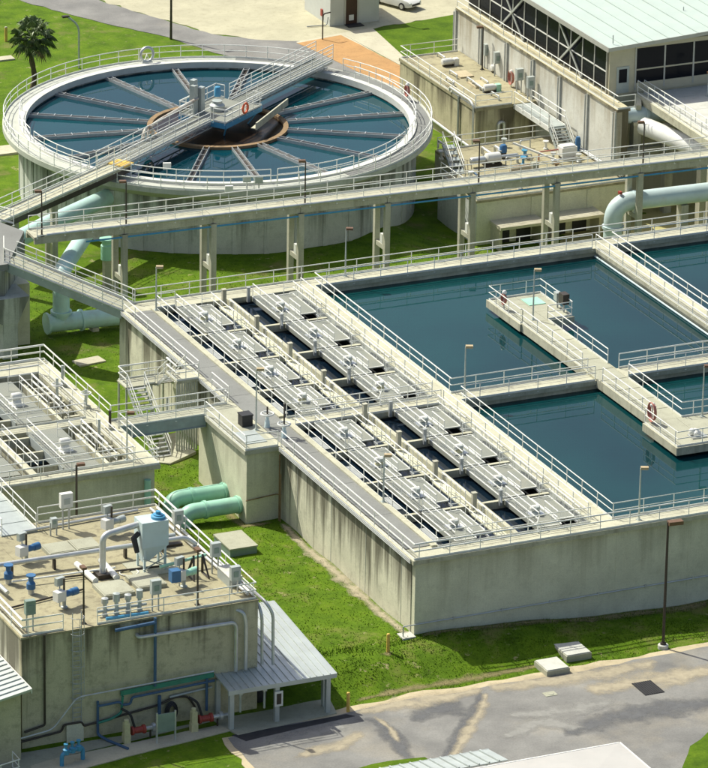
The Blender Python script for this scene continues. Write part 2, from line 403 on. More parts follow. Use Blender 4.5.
def sheet(name, px, z, mat, world=False, jag=0, thick=.25):
    poly = [(p[0], p[1]) if world else tuple(at(p[0], p[1], z)[:2]) for p in px]
    if jag:
        out = []
        for i, p in enumerate(poly):
            q = poly[(i+1) % len(poly)]; L = math.hypot(q[0]-p[0], q[1]-p[1]); n = max(1, int(L/1.0)) if L < 45 else 1
            for k in range(n):
                t_ = k/n; j = jag if k else 0
                out.append((p[0]+(q[0]-p[0])*t_+random.uniform(-j, j), p[1]+(q[1]-p[1])*t_+random.uniform(-j, j)))
        poly = out
    b = MB(); b.prism(poly, z-thick, z)
    return struct(b.build(name, mat))
RZ = -1.0
# front road with sandy shoulder
road_px = [(228,738),(262,731),(346,713),(362,709),(408,699),(462,692),(488,686),(584,671),(650,657),(715,645),(860,622),(860,700),(760,712),(712,733),(694,747),(686,768),(690,800),(640,860),(300,860),(268,785)]
verge_px = [(222,738),(262,728),(346,707),(362,704),(408,693),(462,687),(488,681),(584,665),(650,653),(715,641),(870,615),(870,704),(765,715),(716,731),(690,746),(681,769),(685,805),(640,870),(290,870),(260,786)]
sheet('verge', verge_px, RZ+.010, MT['sand'], jag=.28)
road = sheet('road', road_px, RZ+.022, MT['asphalt'], jag=.15)
sheet('road_patch', [(232,735),(300,723),(346,714),(355,716),(300,728),(246,741)], RZ+.034, MT['tar'], jag=.05)
def ribbon(name, px, hw, z, mat, world=False):
    # feathered strip along a line on the ground: cover 0 at its rim, 1 on its spine
    pts = [Vector((u, v, 0)) if world else Vector((*(at(u, v, z)[:2]), 0)) for u, v in px]; out = []
    for a, b_ in zip(pts[:-1], pts[1:]):
        n = max(1, int((b_-a).length/.8))
        out += [a+(b_-a)*(k/n) for k in range(n)]
    out.append(pts[-1]); V_, F_, C_ = [], [], []; m_ = len(out)
    for i, p in enumerate(out):
        d = (out[min(i+1, m_-1)]-out[max(i-1, 0)]).normalized(); sd2 = Vector((-d.y, d.x, 0)); w2 = hw*(.35+.65*math.sin(math.pi*(i+.6)/(m_+.2)))*random.uniform(.8, 1.2)
        for k, o in enumerate((-1, -.5, 0, .5, 1)):
            q = p+sd2*(o*w2); V_.append((q.x, q.y, z if z > -50 else float(height(q.x, q.y))+.035)); C_.append(0 if i in (0, m_-1) else (0, .3, .55, .3, 0)[k])
    for i in range(m_-1):
        for k in range(4): F_.append((i*5+k, (i+1)*5+k, (i+1)*5+k+1, i*5+k+1))
    b_ = MB(); b_.add(V_, F_); ob = b_.build(name, MT[mat]); at2 = ob.data.attributes.new('cover', 'FLOAT', 'POINT'); at2.data.foreach_set('value', C_)
    ob['kind'] = 'stuff'; return ob
ribbon('sand_drift', [(350,714),(395,705),(440,698),(488,688)], 1.5, RZ+.034, 'soft_sand'); ribbon('sand_drift', [(480,690),(540,682),(600,674),(660,661)], 1.6, RZ+.034, 'soft_sand')
ribbon('sand_drift', [(488,690),(480,712),(462,742),(445,768)], .7, RZ+.036, 'soft_sand'); ribbon('sand_drift', [(580,690),(630,684),(680,676),(730,666)], 2.2, RZ+.038, 'soft_sand')
ribbon('sand_drift', [(372,714),(390,728),(400,745)], .35, RZ+.036, 'soft_sand'); ribbon('sand_drift', [(290,758),(340,745),(366,730)], 1.0, RZ+.036, 'soft_sand'); ribbon('sand_drift', [(500,715),(560,712),(620,700)], 1.6, RZ+.040, 'soft_pale')
ribbon('sand_drift', [(500,740),(535,722),(590,728)], 1.2, RZ+.042, 'soft_pale'); ribbon('sand_drift', [(260,748),(300,738),(352,722)], 1.4, RZ+.040, 'soft_pale')
ribbon('asphalt_repair', [(482,690),(478,704),(458,736),(440,766)], .75, RZ+.035, 'soft_tar'); ribbon('asphalt_repair', [(358,716),(378,722),(398,742),(412,766)], 1.0, RZ+.035, 'soft_tar'); ribbon('asphalt_repair', [(405,722),(430,712),(466,702)], 1.7, RZ+.032, 'soft_tar')
ribbon('asphalt_repair', [(560,735),(620,715),(690,705),(740,700)], 2.0, RZ+.033, 'soft_tar')
ribbon('bare_soil', [(-.15, 20.6), (-.2, 14), (-.15, 7), (-.2, 1.0), (.1, -.1)], .75, -99, 'soft_sand', True); ribbon('bare_soil', [(.3, .1), (8, -.1), (16, -.15), (26, -.2)], .8, -99, 'soft_dirt', True)
ribbon('bare_soil', [(-2.6, 29.4), (-2.6, 25), (-2.5, 20.8), (-.3, 20.6)], .8, -99, 'soft_dirt', True); ribbon('bare_soil', [(-6.5, -5.4), (-3, -5.0), (2, -5.1), (7, -4.9)], .6, -99, 'soft_dirt', True)
ribbon('bare_soil', [(-3.2, -1.3), (-2.4, -1.6), (-1.7, -1.3)], .5, -99, 'soft_dirt', True)
# grass islands on the road
sheet('grass_island', [(352,770),(372,764),(425,757),(432,762),(425,790),(360,790)], RZ+.05, MT['lawn'], jag=.15)
sheet('grass_island', [(682,768),(690,746),(708,732),(760,715),(860,705),(860,860),(690,860)], RZ+.05, MT['lawn'], jag=.1)
# pavement in front of the pump house
sheet('pavement', [(30,766),(60,757),(232,722),(236,729),(128,756),(40,780)], RZ+.03, MT['path'], jag=.05)
sheet('pavement', [(-40,765),(22,749),(208,714),(226,718),(60,757),(-20,790)], RZ+.028, MT['hatch'], jag=.0)
sheet('canopy_floor', [(206,716),(325,690),(337,713),(238,735)], RZ+.05, MT['hatch'])
# back yard
sheet('back_road', [(-60,-28),(25,2),(100,22),(168,37),(206,50),(255,62),(330,95),(420,118),(420,88),(362,72),(322,54),(300,41),(262,40),(212,34),(150,16),(85,-4),(-10,-32)], .012, MT['asphalt_dark'], jag=.15)
sheet('yard', [(-10,-34),(85,-5),(150,16),(212,34),(262,40),(300,43),(345,33),(376,28),(470,12),(560,-6),(560,-60),(-10,-60)], .006, MT['yard'], jag=.3)
sheet('path', [(341,33),(372,28),(415,58),(450,90),(420,100),(402,82),(402,66)], .018, MT['path'], jag=0)
sheet('path', [(296,42),(341,33),(410,72),(412,82),(402,86),(399,66),(341,36),(300,44)], .024, MT['path'])
sheet('mulch_bed', [(297,43),(341,35),(401,66),(404,90),(377,81),(348,67),(322,54)], .035, MT['mulch'], jag=.08)
sheet('lawn', [(374,29),(468,12),(520,60),(430,92),(408,60)], .03, MT['lawn'])
sheet('gravel_yard', [(560,262),(560,190),(640,150),(760,120),(760,230),(640,262)], -1.2, MT['gravel'], jag=.1, thick=.15)
# ------------------------------------------------------------------ main treatment basin
H = 5.2
basin = thing('treatment_basin', 'large rectangular concrete basin with two cell rows and teal water compartments', 'basin', (20, 20, 0))
def part(name, mat, boxes, parent=basin, smooth=False):
    b = MB()
    for q in boxes: b.box(*q)
    return b.build(name, MT[mat], parent, smooth=smooth)
XE = 62; WB = -2.2
YL = [[25.55, 30.65, 36.35, 42.1, 47.95], [1.6, 7.0, 12.85, 18.5, 23.91]]
# outer walls
part('wall', 'wall', [(.3, XE, .3, .8, WB, 4.9)])
ws = part('wall', 'wall_streak', [(.25, .8, .802, 49.6, WB, 4.898)])
for i in range(9):                                   # pour joints of the outer walls
    part('pour_joint', 'rail_dark', [(.236, .25, 2.2+i*5.4, 2.235+i*5.4, WB, 4.89)]); part('pour_joint', 'wall', [(4.0+i*5.2, 4.05+i*5.2, .288, .3, WB, 4.89)])
part('wall', 'wall', [(.802, XE, 49.1, 49.55, WB, 4.897)])
# decks
part('deck', 'deck', [(0, XE, 0, 1.59, 4.9, H)]); part('deck', 'deck', [(0, XE, 48.14, 49.9, 4.9, H)])
part('deck', 'deck', [(0, 2.0, 1.592, 48.138, 4.9, H-.003)])
part('kerb', 'deck', [(2.002, 2.4, 1.592, 23.9, 4.85, H+.14)]); part('kerb', 'deck', [(2.002, 2.4, 25.57, 48.13, 4.85, H+.14)])
part('deck', 'deck', [(13.25, 14.73, 1.592, 48.138, 4.9, H)])
part('deck', 'deck', [(2.0, 13.248, 23.91, 25.55, 4.9, H)]); part('deck', 'deck', [(14.732, 37.05, 23.91, 25.55, 4.9, H)]); part('deck', 'deck', [(38.482, XE, 23.91, 25.55, 4.9, H)])
part('deck', 'deck', [(37.052, 38.48, 1.592, 48.138, 4.9, H+.003)])
# surface of the left walkway, laid as plates
yy = 1.9
while yy < 48:
    y2 = min(yy+5.7, 48.0)
    part('walkway_plate', 'grey_walk', [(.32, 1.998, yy, y2-.03, H, H+.045)]); yy = y2
# inner walls
part('inner_wall', 'wall', [(2.05, 2.38, 1.0, 49, WB, 4.86)]); part('inner_wall', 'wall', [(13.3, 14.6, .82, 49.08, WB, 4.9)])
part('inner_wall', 'wall', [(2.39, 13.29, 24.1, 25.4, WB, 4.9)]); part('inner_wall', 'wall', [(14.61, XE-.1, 24.1, 25.4, WB, 4.9)])
part('inner_wall', 'wall', [(37.2, 38.3, .82, 24.09, WB, 4.9)]); part('inner_wall', 'wall', [(37.2, 38.3, 25.41, 49.08, WB, 4.9)])
part('inner_wall', 'wall', [(2.39, XE-.1, .82, 1.4, WB, 4.9)]); part('inner_wall', 'wall', [(2.39, XE-.1, 48.3, 49.09, WB, 4.9)])
part('end_wall', 'wall', [(XE-.09, XE, .82, 49.08, WB, 4.9)])
# waters
def water(x0, x1, y0, y1, z, mat):
    b = MB(); b.box(x0, x1, y0, y1, z-.3, z); return struct(b.build('water', MT[mat]))
for xa, xb in ((14.5, 37.3), (38.2, XE-.05)):
    for ya, yb in ((1.3, 24.2), (25.3, 48.4)): water(xa, xb, ya, yb, 4.55, 'water')
for ya, yb in ((1.3, 24.2), (25.3, 48.4)): water(2.3, 13.4, ya, yb, 4.72, 'water_dark')
# landing that juts out on the left
part('landing_wall', 'wall', [(-2.2, .2, 21.2, 29.3, WB, 4.899)])
part('landing_deck', 'hatch', [(-2.45, -.002, 20.95, 29.6, 4.9, H+.004)])
part('landing_plate', 'cab', [(-1.9, -.4, 22.0, 24.2, H+.004, H+.05)])
# concrete dividers of the cells
for hi, L in enumerate(YL):
    part('divider', 'deck', [(7.8, 8.1, L[0]+.002, L[-1]+.18, 1.5, H+.06)])
    part('divider_ledge', 'wall', [(7.12, 7.798, L[0]+.002, L[-1]+.18, 1.5, H-.4)])
    part('grating_strip', 'grating', [(12.62, 13.248, L[0]+.01, L[-1]+.1, H-.12, H-.05)])
    part('ledge_wall', 'wall', [(12.9, 13.29, L[0]+.01, L[-1]+.1, 1.5, H-.13)])
    for k in (1, 2, 3):
        y = L[k]
        part('cross_beam', 'deck', [(2.402, 7.118, y-.13, y+.13, 1.5, H+.03)]); part('cross_beam', 'deck', [(8.102, 12.88, y-.13, y+.13, 1.5, H+.03)])
    for k in range(4):
        y0, y1 = L[k], L[k+1]; yc = (y0+y1)/2
        for col, (xa, xm, xb) in enumerate(((3.75, 5.2, 6.2), (9.6, 11.2, 12.5))):
            g = part('grating_platform', 'grating', [(xa, xm, y0+(.02 if k else .15), y1-(.1 if k < 3 else .25), H+.03, H+.11)])
            b = MB(); b.box(xa-.03, xa, y0+.2, y1-.3, H-.2, H+.1); b.box(xa, xm, y0+1.05, y0+1.08, H-.3, H+.03); b.build('skirt', MT['grating'], g)
            g2 = part('grating_platform', 'grating', [(xm+.05, xb, y0+.95, y1-.75, H+.05, H+.13)])
            for gg, (ea, eb, ya_, yb_, ez) in ((g, (xa, xm, y0+.15, y1-.25, H+.12)), (g2, (xm+.05, xb, y0+.95, y1-.75, H+.14))):
                b = MB(); b.beam((ea, ya_, ez), (ea, yb_, ez), .06, .06); b.beam((eb, ya_, ez), (eb, yb_, ez), .06, .06); b.beam((ea, ya_, ez), (eb, ya_, ez), .06, .06); b.beam((ea, yb_, ez), (eb, yb_, ez), .06, .06); b.build('edge_trim', MT['rail'], gg)
            b = MB()
            for e in (xa+.05, xm-.05, xb-.06): b.beam((e, y0+.3, H-.03), (e, y1-.3, H-.03), .08, .14)
            b.build('support_beam', MT['alu'], g)
            part('baffle', 'rail_dark', [(xa-1.2, xa-.35, yc-.9+.2*col, yc+1.3, 4.6, 4.78)]) if col == 0 else None
            railing(basin, [(xa+.02, y0+.25, H+.1), (xa+.02, y1-.3, H+.1)], 1.0, 1.45, False, False)
            railing(basin, [(xb, y0+1.0, H+.12), (xb, y1-.8, H+.12), (xb-.7, y1-.8, H+.12)], .95, 1.3, False, False); railing(basin, [(xm-.3, y0+.1, H+.1), (xm-.3, y0+2.0, H+.1)], .95, .95, False, False)
            if col == 0: railing(basin, [(7.16, y0+.5, H-.4), (7.16, y0+4.0, H-.4)], 1.2, .75, False, False)
            else: railing(basin, [(12.66, y0+.5, H-.05), (12.66, y0+4.6, H-.05)], .95, .75, False, False)
            # kinked guard bar at the platform corner
            if col: b = MB(); b.tube([(xa-.05, y0+.05, H+.95), (xa-.35, y0-.25, H+.6), (xa-.35, y0-.5, H+.1), (xa-.1, y0+.15, H-.2)], .035, 6); b.build('guard_bar', MT['rail'], basin)
            # gate stem box on the divider
            bx = 7.42 if col == 0 else 9.3
            b = MB(); hs = 1.15 if col == 0 else 1.05; ws_ = .27 if col == 0 else .2; b.cbox(bx, y1-.25, H-.24, ws_, ws_, hs); b.cbox(bx, y1-.25, H-.239+hs, ws_+.06, ws_+.06, .06)
            b.build('stem_post', MT['pier' if col == 0 else 'rail_dark'], basin)
# mixer drives on the gratings
ords = ['first', 'second', 'third', 'fourth']
for hi, L in enumerate(YL):
    for k in range(4):
        for col, x in enumerate((4.6, 10.4)):
            y = (L[k]+L[k+1])/2-.45; z = H+.11
            t = thing('mixer_drive', f"white mixer drive on grating, {ords[3-k]} from the {'rear deck' if hi == 0 else 'middle walkway'} in the {'left' if col == 0 else 'right'} row", 'motor', (x, y, z), 'mixer drives on the basin gratings')
            b = MB(); b.box(x-.5, x+.5, y-.42, y+.42, z, z+.07); b.build('base_plate', MT['alu'], t)
            b = MB(); b.lathe((x, y, z+.07), [(0,0),(.28,0),(.28,.1),(.17,.16),(.17,.26),(.2,.28),(.2,.32),(0,.32)], 14); b.build('gearbox', MT['cab' if (k+hi) % 3 else 'cream_box'], t, smooth=True)
            rx = .25 if (k+col) % 2 else -.15
            b = MB(); b.lathe((x-.35, y+rx*.3, z+.4), [(0,0),(.13,.02),(.19,.08),(.19,.5),(.22,.52),(.22,.58),(.16,.63),(0,.65)], 16, axis='x'); m = b.build('motor', MT['white'], t, smooth=True)
            b = MB()
            for q in range(5): b.ring((0,0,0), 0, 0, 0, 0, 3) if False else b.lathe((x-.2+q*.09, y+rx*.3, z+.4), [(.19,0),(.215,0),(.215,.03),(.19,.03)], 16, axis='x')
            b.build('cooling_fin', MT['white'], m)
            b = MB(); b.box(x-.1, x+.12, y+rx*.3-.36, y+rx*.3-.2, z+.38, z+.58); b.build('junction_box', MT['cab'], t)
# walkway railings
z = H
railing(basin, [(.12, 48.7, z), (.12, 34.9, z)]); railing(basin, [(.12, 32.6, z), (.12, 29.7, z)]) ; railing(basin, [(.12, 20.9, z), (.12, .12, z), (30, .12, z)])
railing(basin, [(1.3, 49.75, z), (XE, 49.75, z)])
railing(basin, [(2.42, 48.0, z), (2.42, 25.7, z)], 1.07, 2.0); railing(basin, [(2.42, 23.8, z), (2.42, 1.5, z), (13.1, 1.5, z)])
railing(basin, [(2.5, 48.22, z), (3.9, 48.22, z)]) 
railing(basin, [(13.3, 47.6, z), (13.3, 25.6, z)], 1.07, 2.15, True, False); railing(basin, [(13.3, 23.8, z), (13.3, 2.2, z)], 1.07, 2.15, True, False)
railing(basin, [(36.8, 48.2, z), (14.68, 48.2, z), (14.68, 25.5, z), (25.0, 25.5, z)]); railing(basin, [(27.4, 25.5, z), (37.1, 25.5, z), (37.1, 48.2, z)])
railing(basin, [(24.8, 23.97, z), (14.68, 23.97, z), (14.68, 1.53, z), (37.0, 1.53, z), (37.1, 23.97, z), (27.4, 23.97, z)])
railing(basin, [(38.42, 25.5, z), (38.42, 48.2, z), (XE-.5, 48.2, z)]); railing(basin, [(38.42, 25.5, z), (55, 25.5, z)]); railing(basin, [(38.42, 23.97, z), (55, 23.97, z)])
railing(basin, [(2.5, 24.0, z), (13.2, 24.0, z)], 1.0, 1.9); railing(basin, [(2.5, 25.45, z), (13.2, 25.45, z)], 1.0, 1.9)
railing(basin, [(-.3, 29.5, z), (-1.0, 29.5, z)], 1.07, 1.0); railing(basin, [(-2.38, 27.7, z), (-2.38, 21.03, z), (-.05, 21.03, z)])
# cable tray along the left outer edge
b = MB()
for dz in (-.02, -.13, -.24): b.tube([(-.07-.05*dz, 48.6, H+dz), (-.07-.05*dz, 29.8, H+dz)], .035, 6); b.tube([(-.07, 20.8, H+dz), (-.07, .3, H+dz)], .035, 6)
b.build('conduit_run', MT['alu'], basin)
b = MB(); b.tube([(-.5, .2, .75), (1.0, .22, .75), (XE, .22, .75)], .04, 6)
for x in np.arange(3, 40, 3.4): b.cbox(x, .24, .66, .1, .12, .18)
b.build('conduit_run', MT['alu'], basin)
b = MB(); b.tube([(-.5, .2, .75), (-.5, .2, -.3)], .04, 6); b.build('conduit_run', MT['rail_dark'], basin)
b = MB(); b.tube([(-2.28, 21.1, 1.6), (-.1, 21.12, 1.75), (.18, 20.9, 1.75)], .035, 6); b.tube([(-.05, 20.7, 4.7), (-.05, 20.7, 0)], .05, 6); b.tube([(-.05, 20.5, 3.4), (-.05, 20.5, 0)], .04, 6); b.build('downpipe', MT['rust'], basin)
# pale pipe on the water line of the right hand walkway
b = MB(); b.tube([(37.0, 48.1, 4.62), (37.0, 25.6, 4.62)], .07, 8); b.build('air_pipe', MT['pale_blue_pipe'], basin, smooth=True)
b = MB(); b.tube([(37.0, 23.8, 4.62), (37.0, 2, 4.62)], .07, 8); b.build('air_pipe', MT['pale_blue_pipe'], basin, smooth=True)
# ------------------------------------------------------------------ gangway over the water with two platforms
t = thing('gangway', 'grey gangway with two railed platforms spanning the teal water compartments', 'walkway', (26, 28, 4.9))
zt = H+.05
def gp(name, mat, *q):
    b = MB(); b.box(*q); return b.build(name, MT[mat], t)
for i in range(10):
    ya = 15.4+i*2.02; gp('deck_plate', 'hatch', 24.95, 26.95, ya, ya+1.95, zt, zt+.09)
for i in range(3): 
    for j in range(2): gp('deck_plate', 'hatch', 24.8+j*2.1, 26.88+j*2.1, 35.6+i*1.75, 37.33+i*1.75, zt, zt+.092)
for j in range(2): gp('deck_plate', 'hatch', 24.1+j*2.45, 26.53+j*2.45, 10.6, 15.38, zt, zt+.092)
gp('girder', 'deck', 24.88, 24.95, 15.3, 35.6, 4.75, zt+.12); gp('girder', 'deck', 26.95, 27.02, 15.3, 35.6, 4.75, zt+.12)
gp('fascia', 'deck', 24.72, 24.8, 35.55, 40.9, 4.8, zt+.1); gp('fascia', 'deck', 24.72, 29.0, 35.47, 35.55, 4.8, zt+.1)
gp('fascia', 'deck', 24.02, 24.1, 10.55, 15.4, 4.8, zt+.1); gp('fascia', 'deck', 24.02, 29.0, 10.5, 10.58, 4.8, zt+.1)
for x, y in ((25.4, 38.2), (28.4, 38.2), (26, 31), (26, 20), (25, 12.5), (28.5, 12.5)):
    gp('pile', 'wall', x-.25, x+.25, y-.25, y+.25, 1.5, zt-.01)
zr = zt+.09
railing(t, [(24.98, 26.3, zr), (24.98, 35.6, zr)]) ; railing(t, [(26.95, 35.6, zr), (28.9, 35.65, zr), (28.9, 40.75, zr), (24.85, 40.75, zr), (24.85, 35.65, zr), (24.98, 35.6, zr)])
railing(t, [(26.95, 26.3, zr), (26.95, 35.6, zr)]); railing(t, [(26.95, 23.2, zr), (26.95, 15.4, zr), (28.9, 15.3, zr), (28.9, 10.65, zr), (24.15, 10.65, zr), (24.15, 15.3, zr)])
railing(t, [(24.98, 23.2, zr), (24.98, 15.4, zr)])
tag(MB().box(27.0, 28.3, 38.6, 40.0, zr+.01, zr+.05).build('rubber_mat', MT['green_dark'] if False else MT['green_pipe']), 'small green mat lying on the far gangway platform', 'mat')
# hose racks and life ring, cabinets on the gangway
def hose_rack(p, label, r=.33):
    x, y, z = p
    t = thing('hose_rack', label, 'hose rack', p, 'coiled hose racks')
    b = MB(); b.tube([(x,y,z), (x,y,z+1.25)], .045, 8); b.build('stand', MT['alu'], t)
    b = MB()
    for k in range(4):
        rr = r-.03*k
        b.tube([(x+.06*k-.1, y+rr*math.sin(a), z+.8+rr*1.35*math.cos(a)) for a in [2*math.pi*i/16 for i in range(16)]], .042, 6, closed=True)
    b.build('hose', MT['hose'], t, smooth=True)
    b = MB(); b.lathe((x, y, z+1.22), [(0,0),(.16,0),(.17,.12),(.1,.22),(0,.25)], 12); b.build('cap', MT['white'], t, smooth=True)
    return t
p = at(652, 423, 5.35); hose_rack((p.x, p.y, 5.34), 'coiled red hose on a stand at the near gangway platform', .5)
p = at(494, 303, 5.35); hose_rack((25.0, 38.6, 5.34), 'coiled hose on the left rail of the far gangway platform', .3)
t = thing('equipment_bundle', 'white wrapped instrument bundle on the near gangway platform', 'equipment', (26.3, 11.9, 5.34))
b = MB(); b.cbox(26.3, 11.9, 5.34, 1.1, .8, .1); b.build('skid', MT['alu'], t)
for i in range(6):
    b = MB(); c_ = (26.3+random.uniform(-.35,.35), 11.9+random.uniform(-.25,.25), 5.44+random.uniform(.05,.25)); rr = random.uniform(.18,.28)
    b.lathe(c_, [(rr*math.sin(a), -rr*math.cos(a)) for a in [math.pi*k/7 for k in range(8)]], 12); b.build('float_ball', MT['white'], t, smooth=True)
t = thing('control_cabinet', 'dark control cabinets on the right rail of the far gangway platform', 'cabinet', (28.7, 36.6, 5.34))
b = MB(); b.cbox(28.7, 36.6, 6.0, .5, .7, .75); b.build('box', MT['steel_dark'], t)
b = MB(); b.cbox(28.7, 37.6, 5.9, .4, .5, .6); b.build('box', MT['cab'], t)
MB().cbox(28.7, 36.6, 5.34, .1, .1, .68).build('stand', MT['rail_dark'], t); MB().cbox(28.7, 37.6, 5.34, .1, .1, .58).build('stand', MT['rail_dark'], t)
# lamps on the basin
lamp((16.2, .75, H), 3.55, 'grey lamp post with tan head on the front deck of the water basin')
lamp((15.3, 24.7, H), 3.55, 'grey lamp post with tan head where the middle walkway meets the cells')
lamp((26.0, 36.0, 5.34), 3.7, 'grey lamp post with tan head on the far gangway platform')
lamp((28.3, 15.0, 5.34), 3.6, 'grey lamp post on the near gangway platform', 'lamp_brown')
lamp((2.2, 47.6, H+.14), 3.2, 'lamp post with tan head at the far left corner of the cells')
lamp((-.25, 24.2, H), 4.3, 'tall lamp post with tan head on the jutting landing')
lamp((2.2, 9.3, H+.14), 3.2, 'lamp post with tan head on the front stretch of the left walkway')
lamp((17.6, 49.4, H), 3.6, 'grey lamp post with brown head on the rear deck beside the grass', 'lamp_brown')
# bin and valve wheels on the landing
tag(MB().cbox(-.55, 25.3, H, .75, .75, .75).cbox(-.55, 25.3, H+.75, .82, .82, .09).build('dark_bin', MT['black']), 'dark square bin standing on the jutting landing', 'bin')
for i, (x, y) in enumerate(((.6, 24.3), (.9, 22.2))):
    t = thing('valve_stand', ['white valve handwheel beside the dark bin on the landing', 'white valve handwheel with tall dark stem at the landing corner'][i], 'valve', (x, y, H), 'valve stands on the landing')
    b = MB(); b.lathe((x,y,H), [(0,0),(.2,0),(.16,.5),(.12,.55),(.12,.9),(0,.9)], 12); b.build('pedestal', MT['pale_blue_pipe'], t, smooth=True)
    b = MB(); b.tube([(x+.42*math.cos(a), y+.42*math.sin(a), H+1.0) for a in [2*math.pi*k/18 for k in range(18)]], .06, 6, closed=True)
    for a in (0, 2.1, 4.2): b.tube([(x,y,H+.95), (x+.42*math.cos(a), y+.42*math.sin(a), H+1.0)], .035, 6)
    b.build('handwheel', MT['white'], t, smooth=True)
    b = MB(); b.tube([(x,y,H+.9), (x,y,H+(1.5 if i == 0 else 2.4))], .06, 8); b.build('stem', MT['steel_dark'], t)
# ------------------------------------------------------------------ stair tower and link bridge left of the basin
t = thing('stair_tower', 'aluminium double flight stair climbing to the left edge of the basin', 'stairs', (-2, 36.5, 0))
def tp(name, mat, *q):
    b = MB(); b.box(*q); return b.build(name, MT[mat], t)
tp('landing', 'deck', -1.7, -.02, 34.4, 36.4, 5.02, H); tp('landing', 'hatch', -3.7, -.1, 38.7, 40.3, 3.42, 3.52)
for i in range(9): tp('cladding_slat', 'rail_dark', -1.68+i*.18, -1.56+i*.18, 34.5, 34.56, 0, 5.0)
for x, y in ((-3.6, 38.8), (-3.6, 40.2), (-.3, 40.2), (-1.75, 38.8), (-1.66, 36.2)): tp('leg', 'alu', x-.06, x+.06, y-.06, y+.06, 0, 3.4)
stairs(t, (-.8, 36.4, H), (-.8, 38.7, 3.5), 1.1)
stairs(t, (-2.95, 38.7, 3.5), (-2.95, 33.8, .05), 1.25)
railing(t, [(-1.4, 36.3, H), (-1.66, 36.3, H), (-1.66, 34.5, H), (-.1, 34.45, H)], 1.07, 1.0); railing(t, [(-2.2, 38.75, 3.5), (-1.5, 38.75, 3.5)], 1.0, .8)
railing(t, [(-3.6, 38.75, 3.5), (-3.6, 40.25, 3.5), (-.15, 40.25, 3.5)], 1.0, 1.2)
struct(MB().prism([tuple(at(u, v, .05)[:2]) for u, v in ((152,462),(170,464),(196,452),(178,432),(160,438))], -.3, .09).build('apron', MT['deck']))
t = thing('link_bridge', 'steel link bridge joining the small left basin to the landing', 'bridge', (-5.4, 28.6, 4.4))
for i in range(8): b = MB(); b.box(-8.5+i*.78, -7.74+i*.78, 27.9, 29.3, H-.06, H+.02); b.build('deck_plank', MT['hatch'], t)
for y in (27.86, 29.3): b = MB(); b.box(-8.55, -2.3, y, y+.07, H-.75, H+.06); b.box(-8.55, -2.3, y-.08, y+.15, H-.78, H-.72); b.build('girder', MT['steel_blue'], t)
railing(t, [(-8.6, 27.9, H+.02), (-2.4, 27.9, H+.02)]); railing(t, [(-8.6, 29.3, H+.02), (-.2, 29.3, H+.02)])
# ------------------------------------------------------------------ small basin on the left
sb = thing('small_basin', 'smaller concrete basin with dark water cells at the left edge', 'basin', (-18, 31, 0))
def sp_(name, mat, *q):
    b = MB(); b.box(*q); return b.build(name, MT[mat], sb)
sp_('wall', 'wall', -34, -8.75, 21.2, 21.7, -1, 4.9); sp_('wall', 'wall', -9.2, -8.7, 21.702, 41.2, -1, 4.899); sp_('wall', 'wall', -34, -9.22, 40.6, 41.1, -1, 4.898)
sp_('deck', 'deck', -34, -8.45, 20.9, 21.95, 4.9, H); sp_('deck', 'deck', -9.85, -8.452, 21.952, 41.8, 4.9, H-.003); sp_('deck', 'deck', -34, -9.852, 39.4, 41.8, 4.9, H); sp_('deck', 'deck', -34, -9.852, 29.5, 30.5, 4.9, H)
sp_('inner_wall', 'wall', -34, -9.2, 29.7, 30.3, -1, 4.9); sp_('inner_wall', 'wall', -34, -9.2, 21.7, 21.9, -1, 4.9); sp_('inner_wall', 'wall', -9.75, -9.21, 21.9, 40.5, -1, 4.9); sp_('inner_wall', 'wall', -34, -9.8, 39.6, 40.59, -1, 4.9)
sp_('divider', 'deck', -17.0, -16.5, 21.952, 29.498, 2, H+.03); sp_('divider', 'deck', -17.0, -16.5, 30.502, 39.398, 2, H+.03)
sp_('inner_wall', 'wall', -11.2, -10.95, 22.0, 29.4, -1, 4.7); sp_('inner_wall', 'wall', -11.2, -10.95, 30.6, 39.3, -1, 4.7)
sp_('inner_wall', 'pier', -10.95, -9.8, 24.5, 25.0, -1, 4.8); sp_('inner_wall', 'pier', -10.95, -9.8, 33, 33.5, -1, 4.8); sp_('inner_wall', 'pier', -10.95, -9.8, 36.4, 36.8, -1, 4.8)
struct(MB().box(-33.9, -9.3, 21.8, 40.5, 3.2, 3.5).build('water', MT['water_dark']))
